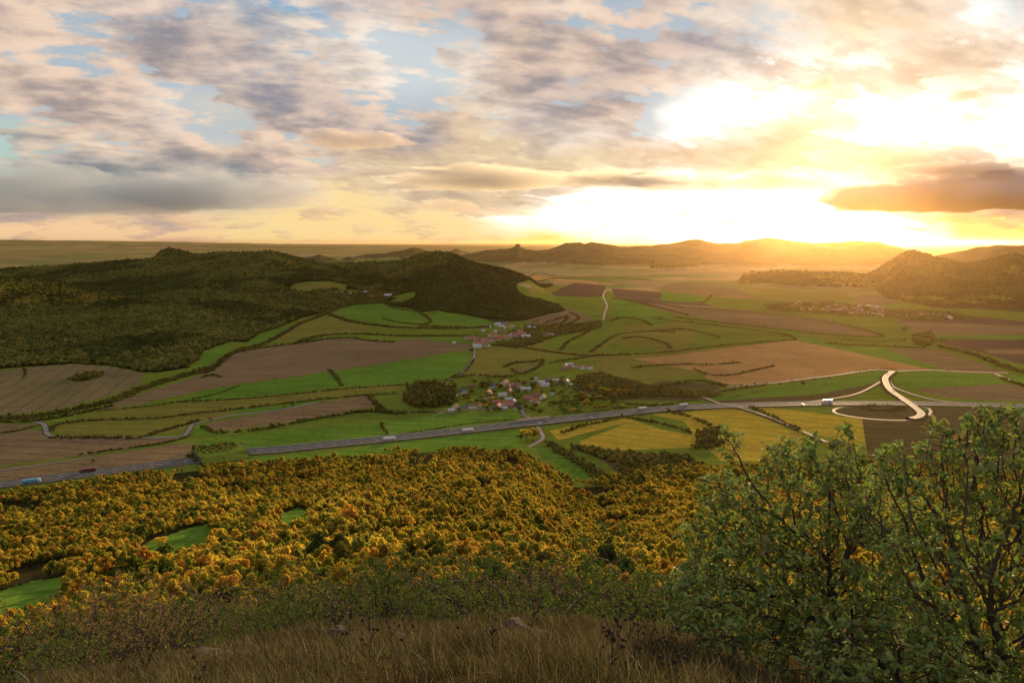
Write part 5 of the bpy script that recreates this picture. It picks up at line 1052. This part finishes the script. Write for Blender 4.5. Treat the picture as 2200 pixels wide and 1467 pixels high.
def sky_lookup(az, el, k):
    d = (math.sin(az)*math.cos(el), math.cos(az)*math.cos(el), math.sin(el)); px, py = proj(np.array(d[0]*1e4), np.array(d[1]*1e4), np.array(d[2]*1e4+H))
    u = min(max(float(px)/100, 0), 21.999); ys = [r[0] for r in SKY]; v = min(max(float(py), 0), 529.9)
    j = max(i for i in range(len(ys)) if ys[i] <= v); fv = (v-ys[j])/(ys[j+1]-ys[j]); i = int(u); fu = u-i
    g = lambda a, b: np.array([PAL[SKY[a][1][b]][3]]) if k == 3 else np.array([((c/255 if c <= 255 else 1+(c-255)/100.)**2.2) for c in PAL[SKY[a][1][b]][k]])
    return (g(j,i)*(1-fu)+g(j,i+1)*fu)*(1-fv)+(g(j+1,i)*(1-fu)+g(j+1,i+1)*fu)*fv
w = bpy.data.worlds.new('World'); S.world = w; w.use_nodes = True; t = NT(w.node_tree); t.n.clear()
out = t.add('ShaderNodeOutputWorld'); bg = t.add('ShaderNodeBackground'); t.l.new(bg.outputs[0], out.inputs[0]); bg.inputs[1].default_value = 0.1
tc = t.add('ShaderNodeTexCoord').outputs['Generated']; sp = t.add('ShaderNodeSeparateXYZ'); t.l.new(tc, sp.inputs[0])
x, y, z = sp.outputs; el = t.math('ARCSINE', z); az = t.math('ARCTAN2', x, y)
zz = t.math('ADD', t.math('MAXIMUM', z, 0.0), .27); cb = t.add('ShaderNodeCombineXYZ'); t.put(cb.inputs[0], t.math('DIVIDE', x, zz)); t.put(cb.inputs[1], t.math('DIVIDE', y, zz)); P = cb.outputs[0]
P = t.mapping(P, (1, 1, 1), math.radians(-20))
wa = t.noise(P, 3.0, 7, .58, 0, 'Color'); ws = t.add('ShaderNodeSeparateColor'); t.l.new(wa, ws.inputs[0])
amp = t.rng(el, .0, .30, .35, 1.0)
az2 = t.math('ADD', az, t.math('MULTIPLY', t.math('SUBTRACT', ws.outputs[0], .5), t.math('MULTIPLY', amp, .17)))
el2 = t.math('ADD', el, t.math('MULTIPLY', t.math('SUBTRACT', ws.outputs[1], .5), t.math('MULTIPLY', amp, .085)))
pos = t.rng(az2, -.76, .76)
els = [math.radians(v) for v in (-1, .3, 1.0, 2.0, 3.2, 4.4, 5.6, 6.8, 8.2, 10.2, 12.4, 14.6, 17.0, 20.0)]
NC = 25; maps = []
for k in (0, 1, 2):
    C = None; A_ = None
    for j, e in enumerate(els):
        st = [(i/(NC-1), tuple(float(v)/8 for v in sky_lookup(-.76+1.52*i/(NC-1), e, k))) for i in range(NC)]
        if k == 2: st = [(p_, c_+(float(sky_lookup(-.76+1.52*i/(NC-1), e, 3)[0]),)) for i, (p_, c_) in enumerate(st)]
        rj = t.ramp(pos, st)
        fj = t.rng(el2, els[j-1], els[j]) if j else None; al = rj.node.outputs['Alpha']
        C = rj if C is None else t.mix(fj, C, rj)
        if k == 2: A_ = al if A_ is None else t.math('ADD', t.math('MULTIPLY', A_, t.math('SUBTRACT', 1.0, fj)), t.math('MULTIPLY', al, fj))
    sc = t.add('ShaderNodeVectorMath', operation='SCALE'); t.put(sc.inputs[0], C); sc.inputs['Scale'].default_value = 8; maps.append(sc.outputs[0])
sunP = Vector((sdir.x/(sdir.z+.27), sdir.y/(sdir.z+.27), 0))
def shift(v, d):                       # the same point a little nearer the sun's foot on the cloud plane
    n = t.add('ShaderNodeVectorMath', operation='SUBTRACT'); n.inputs[0].default_value = sunP; t.put(n.inputs[1], v)
    m_ = t.add('ShaderNodeVectorMath', operation='NORMALIZE'); t.l.new(n.outputs[0], m_.inputs[0]); s_ = t.add('ShaderNodeVectorMath', operation='SCALE'); t.l.new(m_.outputs[0], s_.inputs[0]); s_.inputs['Scale'].default_value = d
    q = t.add('ShaderNodeVectorMath', operation='ADD'); t.put(q.inputs[0], v); t.l.new(s_.outputs[0], q.inputs[1]); return q.outputs[0]
def cloudn(v): return t.math('ADD', t.math('MULTIPLY', t.noise(v, 3.6, 8, .56, .1), .66), t.math('MULTIPLY', t.noise(t.mapping(v, (.8,1.5,1), .3), 10.5, 7, .57, .2), .34))
d1 = cloudn(P); d2 = cloudn(shift(P, .06))
rim = t.math('MULTIPLY', t.math('SUBTRACT', d1, d2), 3.6); thin = t.math('MULTIPLY', t.math('SUBTRACT', .50, d1), 3.0)
tt = t.math('ADD', t.math('ADD', rim, thin), .56); tt = t.rng(tt, .06, .94, 0, 1, True)
cl = t.mix(tt, maps[0], maps[1])
cov = t.rng(t.math('ADD', t.math('SUBTRACT', d1, .5), t.math('MULTIPLY', t.math('SUBTRACT', A_, .5), .22)), -.025, .045, 0, 1, True); cl = t.mix(cov, maps[2], cl)
# zenith above the view, brightened to lift the light on the land
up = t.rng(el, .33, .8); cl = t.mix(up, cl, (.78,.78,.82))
cl = t.mix(t.rng(z, -.01, -.06), cl, (.12,.10,.06))
back = t.rng(y, .15, -.25); cl = t.mix(back, cl, t.mix(tt, (.42,.43,.48), (.74,.68,.66)))  # sky behind the view, brightened too for the light it throws forward
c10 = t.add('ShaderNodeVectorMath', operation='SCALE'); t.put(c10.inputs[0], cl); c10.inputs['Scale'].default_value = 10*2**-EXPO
sk = t.add('ShaderNodeTexSky', sky_type='NISHITA'); sk.sun_disc = False; sk.sun_elevation = SEL; sk.sun_rotation = SAZ; sk.altitude = 260; sk.dust_density = 2
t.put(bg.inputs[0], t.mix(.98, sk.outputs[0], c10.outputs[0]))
# ------------------------------------------------------------------ sun, air
sl_ = bpy.data.lights.new('sun', 'SUN'); sl_.energy = 5.0; sl_.angle = math.radians(.5); sl_.color = (1, .66, .30)
so = bpy.data.objects.new('sun', sl_); COL.objects.link(so); so.rotation_euler = (-sdir).to_track_quat('-Z', 'Y').to_euler(); so.location = (0, 0, 900)
m, t, o = new_mat('air'); v = t.add('ShaderNodeVolumePrincipled'); v.inputs['Color'].default_value = (1, .66, .34, 1); v.inputs['Density'].default_value = HAZE_D; v.inputs['Anisotropy'].default_value = HAZE_G
t.l.new(v.outputs[0], o.inputs['Volume'])
hz = MB().quadbox(-70000, 70000, -61000, 91000, -16, HAZE_T).build('haze', m); tag(hz, kind='stuff')
# ------------------------------------------------------------------ two real clouds low in the sky; their shade falls on the valley
def cloud(px, py, Yd, wx, wy, dep, dens, label, seed, col, g=.55):
    s, q = slopes(px, py); v, f = ico(7); rg = np.random.default_rng(seed); o3 = rg.uniform(0, 50, 3); d = v.copy()
    n3 = lambda p, k, e: (fbm(p[:, 0]*k+o3[0]+e, p[:, 1]*k+p[:, 2]*k*.6+o3[1], 4, e)+fbm(p[:, 2]*k*1.3+o3[2]+e, p[:, 0]*k-p[:, 1]*k*.7, 4, e+7))
    L = np.array([wx/F*Yd, dep, wy/F*Yd]); p = d*L; k = 1/(L[2]*2.2); r = 1+.75*n3(p, k*.35, 1)+.38*np.abs(n3(p, k, 2))+.20*n3(p, k*3.5, 3); p = p*r[:, None]; p[:, 2] = np.where(p[:, 2] < 0, p[:, 2]*.55, p[:, 2]*(1+.45*n3(p, k*.9, 9)))
    o = mesh_np('cloud', p, [f], None, True); o.location = (float(s)*Yd, Yd, H+float(q)*Yd); m, t, ou = new_mat('cloud_vapour'); w_ = t.add('ShaderNodeVolumePrincipled'); w_.inputs['Color'].default_value = (*col, 1); w_.inputs['Density'].default_value = dens; w_.inputs['Anisotropy'].default_value = g; t.l.new(w_.outputs[0], ou.inputs['Volume']); o.data.materials.append(m); tag(o, label, 'cloud', kind='structure'); return o
cloud(1250, 390, 10000, 330, 22, 500, .0022, 'long low tan cloud bank far left of the sun', 3, (1,.95,.86), .4)
cloud(1590, 398, 10000, 250, 19, 500, .0021, 'smaller tan cloud bank just left of the sun', 21, (1,.95,.86), .4)
cloud(2140, 430, 9000, 205, 32, 700, .0055, 'dark slate blue cloud low at the right edge', 8, (.60,.64,.76), 0)
cloud(2110, 368, 9500, 190, 15, 500, .004, 'thin grey cloud streak above the dark slate one at the right edge', 12, (.80,.82,.9), .2)
cloud(130, 424, 12000, 300, 56, 700, .0009, 'broad slate blue cloud bank low at the left edge', 31, (.70,.84,1), .1)
cloud(470, 420, 12500, 190, 42, 600, .0009, 'right end of the slate blue cloud bank low at left', 37, (.74,.84,1), .2)
cloud(775, 305, 9000, 120, 24, 400, .0024, 'rounded pinkish cloud alone above the left ridge', 41, (1,.90,.84), .2)
cloud(955, 446, 12000, 42, 10, 300, .0011, 'small tan cloud just above the cone hills', 43, (.9,.82,.72), .2)
cloud(1130, 458, 12500, 80, 13, 400, .0008, 'low tan cloud over the castle peak of the hazy range', 47, (1,.9,.78), .2)
cloud(1750, 186, 8000, 42, 12, 200, .004, 'small tan cloud high in the white glare', 53, (1,.9,.8), .3)
cloud(2080, 207, 8000, 34, 12, 200, .004, 'small tan cloud at upper right in the glare', 59, (1,.9,.8), .3)
S.view_settings.view_transform = 'Standard'; S.view_settings.look = 'None'; S.view_settings.exposure = EXPO; S.view_settings.gamma = 1
S.cycles.use_denoising = True; S.cycles.max_bounces = 5; S.cycles.diffuse_bounces = 2; S.cycles.glossy_bounces = 2; S.cycles.transmission_bounces = 3; S.cycles.volume_bounces = 0
S.cycles.use_adaptive_sampling = True; S.cycles.adaptive_threshold = .01
